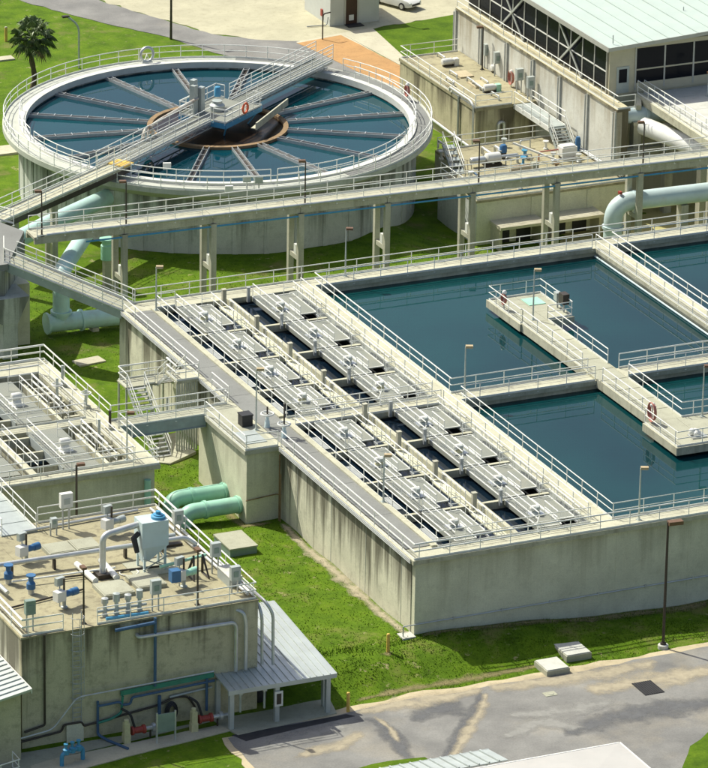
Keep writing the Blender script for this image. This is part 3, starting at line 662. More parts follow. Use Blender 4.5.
for j, (ya, yb) in enumerate(((22.1, 29.3), (30.7, 38.4))):
    for i in range(3):
        d_ = (yb-ya)/3; g = sp_('grating_platform', 'grating', -14.6, -12.2, ya+i*d_+.02, ya+(i+1)*d_-.03, H+.03, H+.11)
    b = MB()
    for e in (-14.5, -13.4, -12.3): b.beam((e, ya, H-.04), (e, yb, H-.04), .1, .15)
    b.build('support_beam', MT['alu'], sb)
    sp_('skirt', 'cab', -14.66, -14.62, ya+.4, yb-.6, H-.5, H+.1)
    railing(sb, [(-14.6, ya+.2, H+.1), (-14.6, yb-.2, H+.1)], 1.0, 1.3, False, False); railing(sb, [(-12.2, ya+.8, H+.1), (-12.2, yb-1.6, H+.1), (-13, yb-1.6, H+.1)], 1.0, 1.3, False, False)
    railing(sb, [(-10.9, ya+.3, H-.4), (-10.9, yb-.5, H-.4)], 1.0, 1.3, False, False)
    sp_('grating_platform', 'grating', -19.8, -17.6, ya+.3, (ya+yb)/2-.1, H+.03, H+.11); sp_('grating_platform', 'grating', -19.8, -17.6, (ya+yb)/2, yb-.5, H+.03, H+.11)
    for k in range(3):
        yk = ya+.9+k*(yb-ya-1.5)/2.2; sp_('baffle', 'pier', -10.94, -9.86, yk, yk+.22, 2.5, 4.95); sp_('cross_beam', 'deck', -16.49, -14.68, yk+.3, yk+.5, 4.6, H)
    railing(sb, [(-16.4, ya+.3, H+.03), (-16.4, yb-.3, H+.03)], 1.0, 1.3, False, False); railing(sb, [(-17.5, ya+.3, H+.1), (-17.5, yb-.4, H+.1)], 1.0, 1.3, False, False); railing(sb, [(-11.25, ya+1.0, H+.06), (-11.25, yb-1.4, H+.06), (-12.1, yb-1.4, H+.06)], 1.0, 1.0, False, False)
    railing(sb, [(-14.5, ya+2.2, H+.1), (-12.3, ya+2.2, H+.1)], 1.0, 1.1, False, False)
    x, y, z = -13.4, (ya+yb)/2-.4, H+.11
    t = thing('mixer_drive', ['white mixer drive on the front grating of the small left basin', 'white mixer drive on the rear grating of the small left basin'][j], 'motor', (x, y, z), 'mixer drives of the small basin')
    b = MB(); b.cbox(x, y, z, .9, .9, .07); b.lathe((x,y,z+.07), [(0,0),(.38,0),(.3,.25),(.2,.35),(.2,.5),(0,.5)], 14); b.build('gearbox', MT['white'], t, smooth=True)
    b = MB(); b.lathe((x-.4,y,z+.62), [(0,0),(.2,.03),(.25,.1),(.25,.6),(.2,.72),(0,.74)], 14, axis='x'); b.build('motor', MT['white'], t, smooth=True)
railing(sb, [(-34, 20.98, H), (-8.52, 20.98, H), (-8.52, 27.8, H)]); railing(sb, [(-8.52, 29.4, H), (-8.52, 41.72, H), (-34, 41.72, H)])
railing(sb, [(-9.9, 22.0, H), (-33, 22.0, H)], 1.07, 2.15, False); railing(sb, [(-9.8, 22, H), (-9.8, 28.8, H)], 1.0, 2, False); railing(sb, [(-9.9, 30.45, H), (-33, 30.45, H)], 1.07, 2.15, False); railing(sb, [(-9.8, 31, H), (-9.8, 39.4, H), (-33, 39.4, H)], 1.07, 2.15, False)
for i, (x, y, lab) in enumerate(((-9.2, 32.2, 'white valve stand with round wheel on the small basin side deck, rear'), (-10.4, 34.4, 'grey gate stem post with white top between the small basin rear cells'), (-10.4, 26.8, 'grey gate stem post in the small basin front cell'), (-9.2, 36.5, 'slim gate stem post near the far corner of the small basin'), (-9.15, 28.0, 'dark gate stem post by the link bridge'))):
    t = thing('gate_lifter', lab, 'valve', (x, y, H-.3))
    b = MB(); b.tube([(x,y,H-.3), (x,y,H+1.3+.2*(i % 2))], .1, 8); b.build('stem', MT['lamp_post' if i != 4 else 'steel_dark'], t, smooth=True)
    b = MB(); b.cbox(x, y, H-.3, .5, .5, .5); b.build('pedestal', MT['pier'], t)
    if i in (0, 1):
        b = MB(); b.tube([(x+.35*math.cos(a), y+.35*math.sin(a), H+1.05) for a in [2*math.pi*k/16 for k in range(16)]], .05, 6, closed=True); b.tube([(x-.35,y,H+1.05), (x+.35,y,H+1.05)], .035, 6); b.build('handwheel', MT['white'], t, smooth=True)
lamp((-10.2, 22.4, H), 3.3, 'grey lamp post at the front right of the small left basin', 'lamp_brown')
# ------------------------------------------------------------------ round tank
C0 = (22.6, 84.64, 0.0); ZT = 5.5; RI = 15.04
tk = thing('round_tank', 'round concrete clarifier tank with railed rim and radial troughs', 'tank', C0)
b = MB(); b.ring(C0, RI, RI+.38, -1.5, ZT-.35, 128); b.build('wall', MT['tank_wall'], tk, smooth=True)
me = None
for k in range(40):
    a = 2*math.pi*k/40
    if me is None:
        b = MB(); b.cbox(0, 0, 0, .09, .42, ZT-.6); me = bpy.data.meshes.new('pilaster'); me.from_pydata(b.v, [], b.f); me.materials.append(MT['tank_wall'])
    inst('pilaster', me, (C0[0]+(RI+.40)*math.cos(a), C0[1]+(RI+.40)*math.sin(a), -.6), tk, a)
b = MB(); b.lathe(C0, [(RI+.35, ZT-1.15), (RI+.55, ZT-1.1), (RI+1.0, ZT-.55), (RI+1.62, ZT-.42), (RI+1.68, ZT-.4), (RI+1.68, ZT), (RI+.3, ZT), (RI+.3, ZT-.3)], 128); b.build('rim_walkway', MT['tank_rim'], tk, smooth=True)
b = MB(); b.ring(C0, RI-.12, RI+.42, ZT-.34, ZT+.16, 128); b.build('coping', MT['coping'], tk, smooth=True)
b = MB(); b.ring(C0, RI+.44, RI+1.5, ZT+.002, ZT+.03, 128, R(-75), R(62)); b.build('walkway_topping', MT['grey_walk'], tk)
b = MB(); b.lathe((C0[0], C0[1], 0), [(0, 5.02), (RI-.01, 5.02)], 128); struct(b.build('water', MT['water_tank'], None, (C0[0], C0[1], 5.02)))
BA = R(35.5)
def pol(r, a, z): return (C0[0]+r*math.cos(a), C0[1]+r*math.sin(a), z)
# troughs
for k in range(16):
    a = R(13+22.5*k)
    if k in (1, 9): continue
    ca, sa = math.cos(a), math.sin(a); px, py = -sa, ca
    b = MB()
    for s_ in (-1, 1):
        b.beam((C0[0]+5.5*ca+px*.22*s_, C0[1]+5.5*sa+py*.22*s_, 5.12), (C0[0]+(RI+.02)*ca+px*.22*s_, C0[1]+(RI+.02)*sa+py*.22*s_, 5.12), .04, .3)
    tr = b.build('trough', MT['alu'], tk)
    b = MB(); b.beam((C0[0]+5.5*ca, C0[1]+5.5*sa, 5.02), (C0[0]+(RI)*ca, C0[1]+RI*sa, 5.02), .4, .05); b.build('trough_floor', MT['steel_dark'], tr)
    for i in range(7):
        r_ = 6.3+i*1.32; b = MB(); b.beam((C0[0]+r_*ca-px*.26, C0[1]+r_*sa-py*.26, 5.31), (C0[0]+r_*ca+px*.26, C0[1]+r_*sa+py*.26, 5.3), .05, .03); b.build('brace', MT['alu'], tr)
# centre well
b = MB(); b.ring(C0, 5.1, 5.5, 4.6, 5.24, 72); b.build('centre_ring', MT['rust'], tk, smooth=True)
struct(MB().lathe((C0[0], C0[1], 0), [(0, 5.05), (5.16, 5.05)], 72).build('water', MT['scum'], None, (C0[0], C0[1], 5.05)))
# access bridge over the tank
ca, sa = math.cos(BA), math.sin(BA); px, py = -sa, ca
ZB = 6.35
def brl(r, off, z): return (C0[0]+r*ca+px*off, C0[1]+r*sa+py*off, z)
for i in range(8):
    r0 = -16.2+i*1.75
    b = MB(); b.beam(brl(r0, 0, ZB), brl(r0+1.72, 0, ZB), 1.5, .07); b.build('bridge_plate', MT['grating'], tk)
for s_ in (-.8, .8):
    b = MB(); b.beam(brl(-16.2, s_, ZB-.12), brl(-2.2, s_, ZB-.12), .09, .22); b.beam(brl(-16.2, s_, ZB-.55), brl(-2.2, s_, ZB-.55), .07, .08)
    for i in range(14): b.beam(brl(-16.1+i, s_, ZB-.55 if i % 2 else ZB-.12), brl(-15.1+i, s_, ZB-.12 if i % 2 else ZB-.55), .05, .05)
    b; b.build('bridge_girder', MT['alu'], tk)
    railing(tk, [brl(-16.2, s_, ZB+.03), brl(-2.4, s_, ZB+.03)], 1.07, 1.75, mids=(.62, .3))
# sloped launder bridge on the far side
for i in range(8):
    r0 = 3.2+i*1.6
    b = MB(); b.beam(brl(r0, 0, ZB-.1), brl(r0+1.57, 0, ZB-.1), 1.5, .06); b.build('bridge_plate', MT['grating'], tk)
for s_ in (-.8, .8):
    b = MB(); b.beam(brl(3.0, s_, ZB-.15), brl(16.2, s_, ZB-.15), .08, .22); b.beam(brl(3.0, s_*.6, ZB-.6), brl(16, s_*.6, ZB-.6), .1, .1); b.build('bridge_girder', MT['alu'], tk)
    railing(tk, [brl(3.0, s_, ZB), brl(16.3, s_, ZB)], 1.3, 1.6, mids=(.75, .5, .25))
b = MB()
for i in range(10): b.beam(brl(3.6+i*1.25, -.8, ZB-.02), brl(4.2+i*1.25, -.5, ZB-.6), .06, .06)
b.build('lacing', MT['alu'], tk)
# centre drive platform
for i in range(3): b = MB(); b.beam(brl(-2.3+i*1.8, 0, ZB-.02), brl(-.55+i*1.8, 0, ZB-.02), 4.2, .09); b.build('platform_plate', MT['grating'], tk)
b = MB()
for s_ in (-2.1, 2.1): b.beam(brl(-2.3, s_, ZB-.25), brl(3.1, s_, ZB-.25), .12, .4)
b.beam(brl(-2.3, -2.1, ZB-.25), brl(-2.3, 2.1, ZB-.25), .12, .4); b.beam(brl(3.1, -2.1, ZB-.25), brl(3.1, 2.1, ZB-.25), .12, .4)
for s_, r_ in ((-2, -2), (-2, 2.8), (2, -2), (2, 2.8)): b.beam(brl(r_, s_, ZB-.3), brl(r_*.7, s_*.7, 4.9), .1, .1)
b.build('platform_frame', MT['sky_blue'], tk)
railing(tk, [brl(-2.3, -1.0, ZB), brl(-2.3, -2.1, ZB), brl(3.1, -2.1, ZB), brl(3.1, -1.3, ZB)], 1.07, 1.1); railing(tk, [brl(-2.3, 1.0, ZB), brl(-2.3, 2.1, ZB), brl(3.1, 2.1, ZB), brl(3.1, 1.3, ZB)], 1.07, 1.1)
def drum(name, mat, c, prof, parent, n=16): b = MB(); b.lathe(c, prof, n); return b.build(name, MT[mat], parent, smooth=True)
dt = thing('centre_drive', 'blue and grey drive unit at the centre of the round tank', 'machine', brl(0, 0, ZB+.04))
drum('gear_housing', 'cab', brl(.2, .2, ZB+.04), [(0,0),(.6,0),(.6,.4),(.4,.55),(.4,.75),(0,.75)], dt)
drum('motor', 'sky_blue', brl(.9, .6, ZB+.9), [(0,0),(.26,0),(.26,.6),(.2,.75),(0,.8)], dt)
for i, (r_, o_, h_) in enumerate(((-1.6, 1.2, 2.3), (-1.2, 1.5, 2.6), (-.9, 1.0, 2.0))): b = MB(); q = brl(r_, o_, 0); b.cbox(q[0], q[1], ZB+.04, .55, .4, h_, BA); b.build('switch_cabinet', MT['cab'], dt)
# scum trough: pale beam lying beside the platform
b = MB(); b.beam(brl(-1.2, -4.2, 6.2), brl(6.2, -2.6, 5.9), .12, .55); b.beam(brl(-1.2, -4.0, 5.98), brl(6.2, -2.4, 5.68), .5, .06); tag(b.build('skimmer_beam', MT['deck']), 'pale skimmer beam hanging over the rusty centre ring of the tank', 'beam')
b = MB(); q = brl(.4, -2.25, ZB+.55); b.tube([(q[0]+.38*math.cos(a)*ca, q[1]+.38*math.cos(a)*sa, q[2]+.38*math.sin(a)) for a in [2*math.pi*k/20 for k in range(20)]], .085, 8, closed=True); tag(b.build('life_ring', MT['orange'], smooth=True), 'orange life ring on the rail of the tank centre platform', 'life ring')
# curved skimmer arm arch with rusty end
b = MB(); b.tube(fillet([brl(-8.6, 1.0, 5.2), brl(-8.6, 1.0, 7.1), brl(-7.2, 1.0, 7.35), brl(-1.4, 1.0, 7.6)], 1.0, 8), .12, 8); b.tube([brl(-8.6+.75*math.cos(a), 1.0, 6.4+.85*math.sin(a)) for a in [2*math.pi*k/20 for k in range(20)]], .13, 8, closed=True)
b.build('scum_pipe', MT['alu_rust'], tk, smooth=True)
# rim railings: outer all round except the bridge ends, inner on the near side
ra = RI+1.6
railing(tk, [pol(ra, R(-140+i*5.0), ZT) for i in range(35)], 1.07, 1.75); railing(tk, [pol(ra, R(41+i*5.0), ZT) for i in range(35)], 1.07, 1.75)
ri = RI+.36
for a0, a1 in ((150, 178), (181, 208), (222, 262), (264, 289), (291, 316), (318, 335), (337, 357)): railing(tk, [pol(ri, R(a0+(a1-a0)*i/6), ZT+.16) for i in range(7)], 1.0, 1.7, True, False)
railing(tk, [pol(ri, R(-3+i*5), ZT+.16) for i in range(6)], 1.0, 1.7, True, False)
p = pol(RI+.95, R(-2), ZT+.03); hose_rack(p, 'coiled red hose with white cap on the tank rim walkway', .34)
p = pol(RI+.9, R(88), ZT); t = thing('hose_reel', 'grey hose reel at the far edge of the tank rim', 'hose reel', p)
b = MB(); b.tube([(p[0]+.55*math.cos(a), p[1], p[2]+.75+.6*math.sin(a)) for a in [2*math.pi*k/18 for k in range(18)]], .12, 8, closed=True); b.build('reel', MT['alu'], t, smooth=True)
b = MB(); b.cbox(p[0], p[1], p[2], .9, .3, .15); b.tube([(p[0]-.3,p[1],p[2]),(p[0],p[1],p[2]+.75),(p[0]+.3,p[1],p[2])], .04, 6); b.build('stand', MT['rail'], t)
# small signs / lights on the near rim
for i, (u, v) in enumerate(((167, 164), (229, 187), (247, 177), (259, 178))):
    q = at(u, v, ZT+.95); t = thing('flood_light', ['white flood light box on the near tank rim beside the bridge', 'white flood light below the near tank rim', 'left one of two grey boxes on the near tank rail', 'right one of two grey boxes on the near tank rail'][i], 'light', (q.x, q.y, ZT))
    b = MB(); b.cbox(q.x, q.y, ZT+.55, .6, .2, .5, -.3); b.build('housing', MT['white' if i < 2 else 'cab'], t); b = MB(); b.cbox(q.x, q.y+.02, ZT-.1, .08, .08, .7); b.build('bracket', MT['rail_dark'], t)
# ------------------------------------------------------------------ elevated walkway on twin-leg piers
WS = -.035
def wk(x, off, z): return (x-off*WS*-1*0, 61.5+WS*(x+1.85)+off, z)
ew = thing('elevated_walkway', 'long elevated concrete walkway on twin leg piers in front of the round tank', 'walkway', (26, 60.9, 0))
ZW = 7.0
x = -1.9; k = 0
while x < 66:
    x2 = x+6.88 if k else 4.97
    b = MB(); b.beam(wk(x, 0, ZW-.09), wk(x2-.04, 0, ZW-.09), 1.75, .18); b.build('deck_slab', MT['deck'], ew)
    for o in (-.78, .78): b = MB(); b.beam(wk(x, o, ZW-.36), wk(x2-.04, o, ZW-.36), .22, .36); b.build('edge_beam', MT['deck'], ew)
    x = x2; k += 1
for o in (-.86, .86): railing(ew, [wk(-1.7, o, ZW), wk(66, o, ZW)], 1.07, 2.15)
b = MB(); b.tube([wk(2, -.95, ZW-.75), wk(66, -.95, ZW-.75)], .07, 8); b.build('blue_pipe', MT['sky_blue'], ew, smooth=True)
b = MB(); b.tube([wk(-1, -.92, ZW+.12), wk(66, -.92, ZW+.12)], .1, 8); b.build('pale_pipe', MT['alu'], ew, smooth=True)
for i in range(9):
    xx = 4.97+6.88*i
    for o in (-.85, .95):
        q = wk(xx, o, 0); b = MB(); b.cbox(q[0], q[1], -2.6, .42, .36, ZW-.54+2.6); b.build('pier_leg', MT['pier'], ew)
    q0, q1 = wk(xx, -1.0, ZW-.66), wk(xx, 1.1, ZW-.66); b = MB(); b.beam(q0, q1, .5, .24); b.build('pier_cap', MT['steel_dark' if False else 'pier'], ew)
    q0, q1 = wk(xx, -.7, 2.9), wk(xx, .8, 2.9); b = MB(); b.beam(q0, q1, .3, .35); b.build('cross_tie', MT['pier'], ew)
    q = wk(xx+.1, -.15, 3.3); b = MB(); b.cbox(q[0], q[1], 3.08, .45, .4, .75); b.build('junction_box', MT['white'], ew)
    q = wk(xx, -.55, 0); b = MB(); b.tube([(q[0]+.28, q[1], -1.5), (q[0]+.28, q[1], 6.2)], .05, 6); b.build('conduit', MT['rail_dark'], ew)
for i, (xx, lab) in enumerate(((-1.3, 'slim dark lamp post at the left end of the elevated walkway'), (5.15, 'slim dark lamp post on the elevated walkway over the first pier'), (19.1, 'slim dark lamp post on the elevated walkway before the tank centre'), (33.0, 'slim dark lamp post on the elevated walkway near the concrete structures'), (46.5, 'slim dark lamp post on the elevated walkway above the pale pipe elbow'))):
    q = wk(xx, -.75, ZW); lamp(q, 3.4, lab, 'lamp_brown', 'steel_dark', (-.3, .1), 'walkway lamps')
# ------------------------------------------------------------------ junction platform at the left and its bridges
jp = thing('junction_platform', 'grey concrete junction platform on a tapered pier at the left edge', 'platform', (-7, 58, 0))
P0, P1 = at(24, 231, 7.0), at(8, 264, 7.0)
b = MB(); b.prism([(P1.x, P1.y), (P0.x, P0.y), (P0.x-1.2, P0.y+3.2), (-14, 66), (-15, 56)], 6.55, 7.0); b.build('slab', MT['grey_walk'], jp)
b = MB(); b.prism([(P1.x-.3, P1.y-.05), (P0.x-.1, P0.y-.4), (-9, 63), (-13, 57)], 4.6, 6.548); b.build('box_wall', MT['tank_wall'], jp)
b = MB(); b.prismy([(-9.5, 4.62), (-4.3, 4.62), (-5.2, 2.65), (-6.3, 2.65)], 55.4, 58.2); b.build('haunch', MT['tank_wall'], jp)
b = MB(); b.cbox(-5.75, 55.9, -.5, 1.1, .9, 3.15); b.build('column', MT['tank_wall'], jp)
b = MB(); b.cbox(-4.1, 59.2, -.5, 1.6, 2.4, 5.1); b.build('column', MT['wall'], jp)
b = MB(); b.cbox(-8.2, 61, 7.0, 2.4, 1.6, .12, .5); b.build('hatch', MT['deck'], jp)
railing(jp, [(P0.x-.15, P0.y+1.7, 7), (P0.x-.9, P0.y+3.0, 7)], 1.07, 1.2)
rp = thing('sloping_footbridge', 'sloping grey footbridge from the junction platform down to the basin corner', 'bridge', (-2.7, 52.5, 5))
A, B_ = Vector((P1.x+.55, P1.y+.95, 7.0)), Vector((.75, 49.15, 5.22)); dr = (B_-A).normalized(); sd_ = Vector((dr.y, -dr.x, 0)).normalized()*-1
n = 9
for i in range(n):
    b = MB(); p0 = A+(B_-A)*(i/n); p1 = A+(B_-A)*((i+.97)/n); b.beam(p0-Vector((0,0,.05)), p1-Vector((0,0,.05)), 1.6, .09); b.build('deck_plate', MT['hatch'], rp)
for s_ in (-.85, .85):
    o = sd_*s_; b = MB(); b.beam(A+o-Vector((0,0,.3)), B_+o-Vector((0,0,.3)), .12, .62); b.build('girder', MT['steel_blue'], rp)
    b = MB(); b.beam(A+o+Vector((0,0,.03)), B_+o+Vector((0,0,.03)), .2, .05); b.build('flange', MT['alu'], rp)
    railing(rp, [A+o, B_+o], 1.07, 1.6, mids=(.62, .3))
railing(rp, [A-sd_*.85, A-sd_*.85+Vector((.9, 2.4, 0))], 1.07, 1.2, mids=(.62,))
tb = thing('footbridge', 'cream decked footbridge from the junction platform up to the tank rim', 'bridge', (3, 70, 6))
A, B_ = Vector((-5.6, 64.6, 6.6)), Vector((10.9, 75.5, 6.45)); dr = (B_-A).normalized(); sd_ = Vector((-dr.y, dr.x, 0)).normalized(); n = 8
for i in range(n):
    b = MB(); b.beam(A+(B_-A)*(i/n)-Vector((0,0,.1)), A+(B_-A)*((i+.985)/n)-Vector((0,0,.1)), 1.5, .16); b.build('deck_slab', MT['deck'], tb)
for s_ in (-.62, .62): b = MB(); b.beam(A+sd_*s_-Vector((0,0,.4)), B_+sd_*s_-Vector((0,0,.4)), .2, .44); b.build('girder', MT['steel_dark'], tb)
for s_ in (-.72, .72): railing(tb, [A+sd_*s_-Vector((0,0,.02)), B_+sd_*s_-Vector((0,0,.02))])
for f_ in (.3, .55): q = A+(B_-A)*f_; b = MB(); b.cbox(q.x, q.y, -.5, .45, .45, 6.4); b.build('column', MT['pier'], tb)
b = MB(); b.beam(B_-dr*.9+Vector((0,0,.02)), B_+dr*.4+Vector((0,0,.02)), 1.6, .1); b.build('threshold', MT['yellow'], tb)
# ------------------------------------------------------------------ big pipes between tank and basin
pp = thing('water_main', 'pale aqua water main with upright elbow behind the sloping footbridge', 'pipe', (-.5, 58.6, 0))
b = MB(); b.tube(fillet([(4.6, 66.6, 4.75), (-.5, 59.0, 4.75), (-.5, 59.0, .95), (-.5, 59.0, .9)], 1.3, 10), .62, 18); b.build('riser', MT['pale_pipe'], pp, smooth=True)
b = MB(); b.tube([(-1.5, 59.05, .9), (8, 58.2, .9)], .66, 18); b.build('outlet', MT['pale_pipe'], pp, smooth=True)
b = MB(); b.lathe((-.5, 59.0, 1.6), [(.62,0),(.78,0),(.78,.18),(.62,.18)], 20); b.build('flange', MT['pale_pipe'], pp, smooth=True)
b = MB(); b.lathe((.9, 58.85, .9), [(.66,0),(.8,0),(.8,.16),(.66,.16)], 20, axis='x'); b.lathe((-1.65, 59.05, .9), [(0,0),(.8,0),(.8,.16),(.66,.16)], 20, axis='x'); b.build('flange', MT['pale_pipe'], pp, smooth=True)
b = MB(); b.cbox(1.9, 58.7, -.4, .5, .9, .75); b.build('saddle', MT['pier'], pp)
p2_ = thing('inlet_pipe', 'slanting pale pipe entering the near side of the round tank', 'pipe', (6, 72, 0))
q = at(44, 226, 3.4); b = MB(); b.tube([(11.0, 76.6, 3.7), (q.x, q.y, 3.4), (q.x-3.2, q.y-2.2, 3.35)], .66, 18); b.build('pipe', MT['pale_pipe'], p2_, smooth=True)
b = MB(); b.lathe((q.x+.5, q.y+.3, 0), [(0,0),(.3,0),(.3,2.9),(0,2.9)], 10); b.build('stand', MT['pier'], p2_)
t = thing('line_valve', 'mint green valve body on the pale pipe below the elevated walkway', 'valve', (5.2, 67.6, 0))
b = MB(); b.lathe((6.2, 66.9, 2.2), [(0,0),(.45,0),(.45,1.1),(.35,1.2),(.35,1.5),(.55,1.5),(.55,1.65),(0,1.65)], 18); b.build('body', MT['green_pipe'], t, smooth=True)
b = MB(); b.cbox(6.2, 66.9, -.3, .5, .5, 2.5); b.build('plinth', MT['deck'], t)
b = MB(); b.cbox(6.9, 66.7, 1.6, .3, .3, .5); b.build('actuator', MT['red'], t)
# ------------------------------------------------------------------ twin mint green elbow pipes
for i, (xe, yw, z_, xs_) in enumerate(((-6.15, 24.7, .95, -2.15), (-6.15, 22.3, .9, -2.15))):
    t = thing('elbow_pipe', ['mint green elbow pipe from the landing wall, the farther one', 'mint green elbow pipe from the landing wall, the nearer one'][i], 'pipe', (xe, yw, -.1), 'mint green elbow pipes')
    b = MB(); b.tube(fillet([(xs_, yw, z_), (xe, yw, z_), (xe, yw, -.6)], 1.2, 10), .55, 20); b.build('pipe', MT['green_pipe'], t, smooth=True)
    b = MB(); b.lathe((xe+1.35, yw, z_), [(.55,0),(.62,0),(.62,.2),(.55,.2)], 22, axis='x'); b.build('collar', MT['green_pipe'], t, smooth=True)
    b = MB(); b.lathe((-2.45, yw, z_), [(.55,0),(.62,0),(.62,.12),(.55,.12)], 22, axis='x'); b.build('wall_flange', MT['green_pipe'], t, smooth=True)
tag(MB().tube([(-9.3, 21.05, 4.2), (-9.3, 21.05, -.2)], .22, 12).build('downpipe', MT['green_pipe'], smooth=True), 'upright mint green pipe at the front corner of the small left basin', 'pipe')
# utility pit by the grass
t = thing('utility_pit', 'dark walled utility pit with grey lid on the grass strip', 'utility box', (-4.4, 17.6, 0))
b = MB(); b.cbox(-4.5, 17.6, -.4, 1.9, 2.7, .85); b.build('kerb', MT['cab_green'], t); b = MB(); b.cbox(-4.5, 17.6, .452, 2.0, 2.8, .1); b.build('lid', MT['hatch'], t)
# ------------------------------------------------------------------ pump house
ZR = 6.3; PX0, PX1, PY0, PY1 = -27.8, -12.45, -4.35, 12.0
ph = thing('pump_house', 'flat roofed concrete pump house crowded with pipes and valves', 'building', (-20, 4, -1))
def pb(name, mat, *q):
    b = MB(); b.box(*q); return b.build(name, MT[mat], ph)
pb('wall', 'pump_wall', PX0, PX1, PY0, PY0+.4, -1.4, ZR-.02); pb('wall', 'wall_streak', PX0+.002, PX0+.4, PY0+.402, PY1, -1.4, ZR-.02); pb('wall', 'pump_wall', PX1-.4, PX1-.002, PY0+.402, PY1, -1.4, ZR-.02); pb('wall', 'pump_wall', PX0+.402, PX1-.402, PY1-.4, PY1-.002, -1.4, ZR-.02)
for i in range(4):
    for j in range(4):
        dx, dy = (PX1-PX0)/4, (PY1-PY0)/4; pb('roof_slab', 'pump_roof', PX0+dx*i-(.06 if i == 0 else 0), PX0+dx*(i+1)-(.012 if i < 3 else -.06), PY0+dy*j-(.06 if j == 0 else 0), PY0+dy*(j+1)-(.012 if j < 3 else -.06), ZR-.018, ZR+.1)
ZQ = ZR+.1
for i, (x, y, sx, sy) in enumerate(((-20.95, 7.2, 1.75, 1.7), (-19.2, 7.2, 1.6, 1.7), (-20.1, 0.1, 2.0, 2.1), (-17.8, .5, 1.9, 2.1), (-15.1, 3.2, 2.8, 2.0))):
    if i < 4:
        hb = MB().cbox(x, y, ZQ, sx, sy, .24).build('roof_hatch', MT['hatch'], ph); b = MB(); b.cbox(x, y, ZQ+.24, sx-.2, sy-.2, .03); b.build('lid', MT['hatch'], hb)
railing(ph, [(-20.5, 11.85, ZQ), (PX1-.1, 11.85, ZQ), (PX1-.1, PY0+.1, ZQ), (-22.9, PY0+.1, ZQ)]); railing(ph, [(-25.1, PY0+.1, ZQ), (PX0+.1, PY0+.1, ZQ), (PX0+.1, 11, ZQ)])
# ladder with cage on the front wall
lx = -24.3
b = MB()
for s_ in (-.28, .28): b.tube([(lx+s_, PY0-.12, -.8), (lx+s_, PY0-.12, ZQ+1.1)], .03, 6)
ld = b.build('ladder', MT['rail_dark'], ph)
for i in range(24): b = MB(); b.tube([(lx-.28, PY0-.12, -.6+i*.31), (lx+.28, PY0-.12, -.6+i*.31)], .022, 5); b.build('rung', MT['rail_dark'], ld)
b = MB()
for i in range(6): b.tube([(lx+.42*math.cos(a), PY0-.12-.5*abs(math.sin(a)), 2.0+i*1.05) for a in [math.pi+math.pi*k/10 for k in range(11)]], .02, 5)
for a in (math.pi*1.15, math.pi*1.5, math.pi*1.85): b.tube([(lx+.42*math.cos(a), PY0-.12-.5*abs(math.sin(a)), 2), (lx+.42*math.cos(a), PY0-.12-.5*abs(math.sin(a)), 7.25)], .02, 5)
b.build('safety_cage', MT['rail_dark'], ph)
# pipes on the front wall
def wpipe(name, mat, pts, r, fr=.25, parent=ph): b = MB(); b.tube(fillet(pts, fr, 5), r, 8); return b.build(name, MT[mat], parent, smooth=True)
yf = PY0-.16
wpipe('drain_pipe', 'alu', [(-20.4, yf+.3, 5.4), (-20.4, yf-.12, 5.3), (-14.2, yf-.12, 5.25), (-14.0, yf-.12, 5.0), (-14.0, yf-.12, 2.0)], .12, .5)
wpipe('drain_pipe', 'alu', [(-13.9, yf+.3, 5.9), (-13.5, yf-.1, 5.8), (-13.35, yf-.12, 5.1), (-13.35, yf-.12, 2.0)], .11, .5)
wpipe('drain_pipe', 'steel_dark', [(-26.4, yf, ZQ), (-26.4, yf, .5), (-27.7, yf, .25)], .07, .15)
wpipe('supply_pipe', 'steel_dark', [(-28, yf, -.35), (-25.3, yf, -.1), (-25.2, yf, .3), (-24.0, yf, .3), (-23.9, yf, 0.0), (-19.0, yf, .55), (-18.0, yf, .9), (-17.1, yf, .8), (-16.6, yf, 0), (-16.5, yf, -.8)], .07, .3)
wpipe('supply_pipe', 'alu', [(-30, yf-.25, -.2), (-26.0, yf-.25, .25), (-24.4, yf-.25, 2.1), (-15.5, yf-.25, 2.3)], .055, .4)
b = MB(); b.beam((-21.5, yf, 1.75), (-15.4, yf, 1.95), .1, .3); b.build('supply_pipe', MT['green_dark'], ph)
wpipe('supply_pipe', 'navy', [(-23, yf-.1, 1.2), (-21.6, yf-.1, 1.25), (-21.4, yf-.1, 1.0), (-20.9, yf-.1, 1.0), (-20.8, yf-.1, 1.4), (-15.4, yf-.1, 1.6)], .08, .15)
wpipe('supply_pipe', 'navy', [(-23, yf-.05, 1.5), (-23, yf-.05, -.7), (-22.6, yf-.6, -.9), (-21.9, yf-2.2, -.9)], .09, .2)
wpipe('supply_pipe', 'navy', [(-19.3, yf-.1, ZQ), (-19.3, yf-.1, 1.9)], .1); wpipe('supply_pipe', 'navy', [(-19.0, yf-.08, 1.2), (-19.0, yf-.08, -.9)], .12)
wpipe('supply_pipe', 'navy', [(-21.9, yf-.12, 6.0), (-19.3, yf-.12, 6.1)], .12); wpipe('supply_pipe', 'green_dark', [(-23, yf-.1, .1), (-22.2, yf-.1, .2), (-21.5, yf-.1, .5), (-21.4, yf-.1, 1.6)], .08, .2)
wpipe('supply_pipe', 'cab', [(-18.3, yf, .95), (-15.5, yf, 1.15)], .07)
wpipe('supply_pipe', 'navy', [(-15.9, yf-.1, 1.8), (-15.9, yf-.1, -.3)], .09)
b = MB(); b.box(-25.0, -23.9, yf-.02, yf+.18, -.95, .3); b.build('wall_panel', MT['wall'], ph)
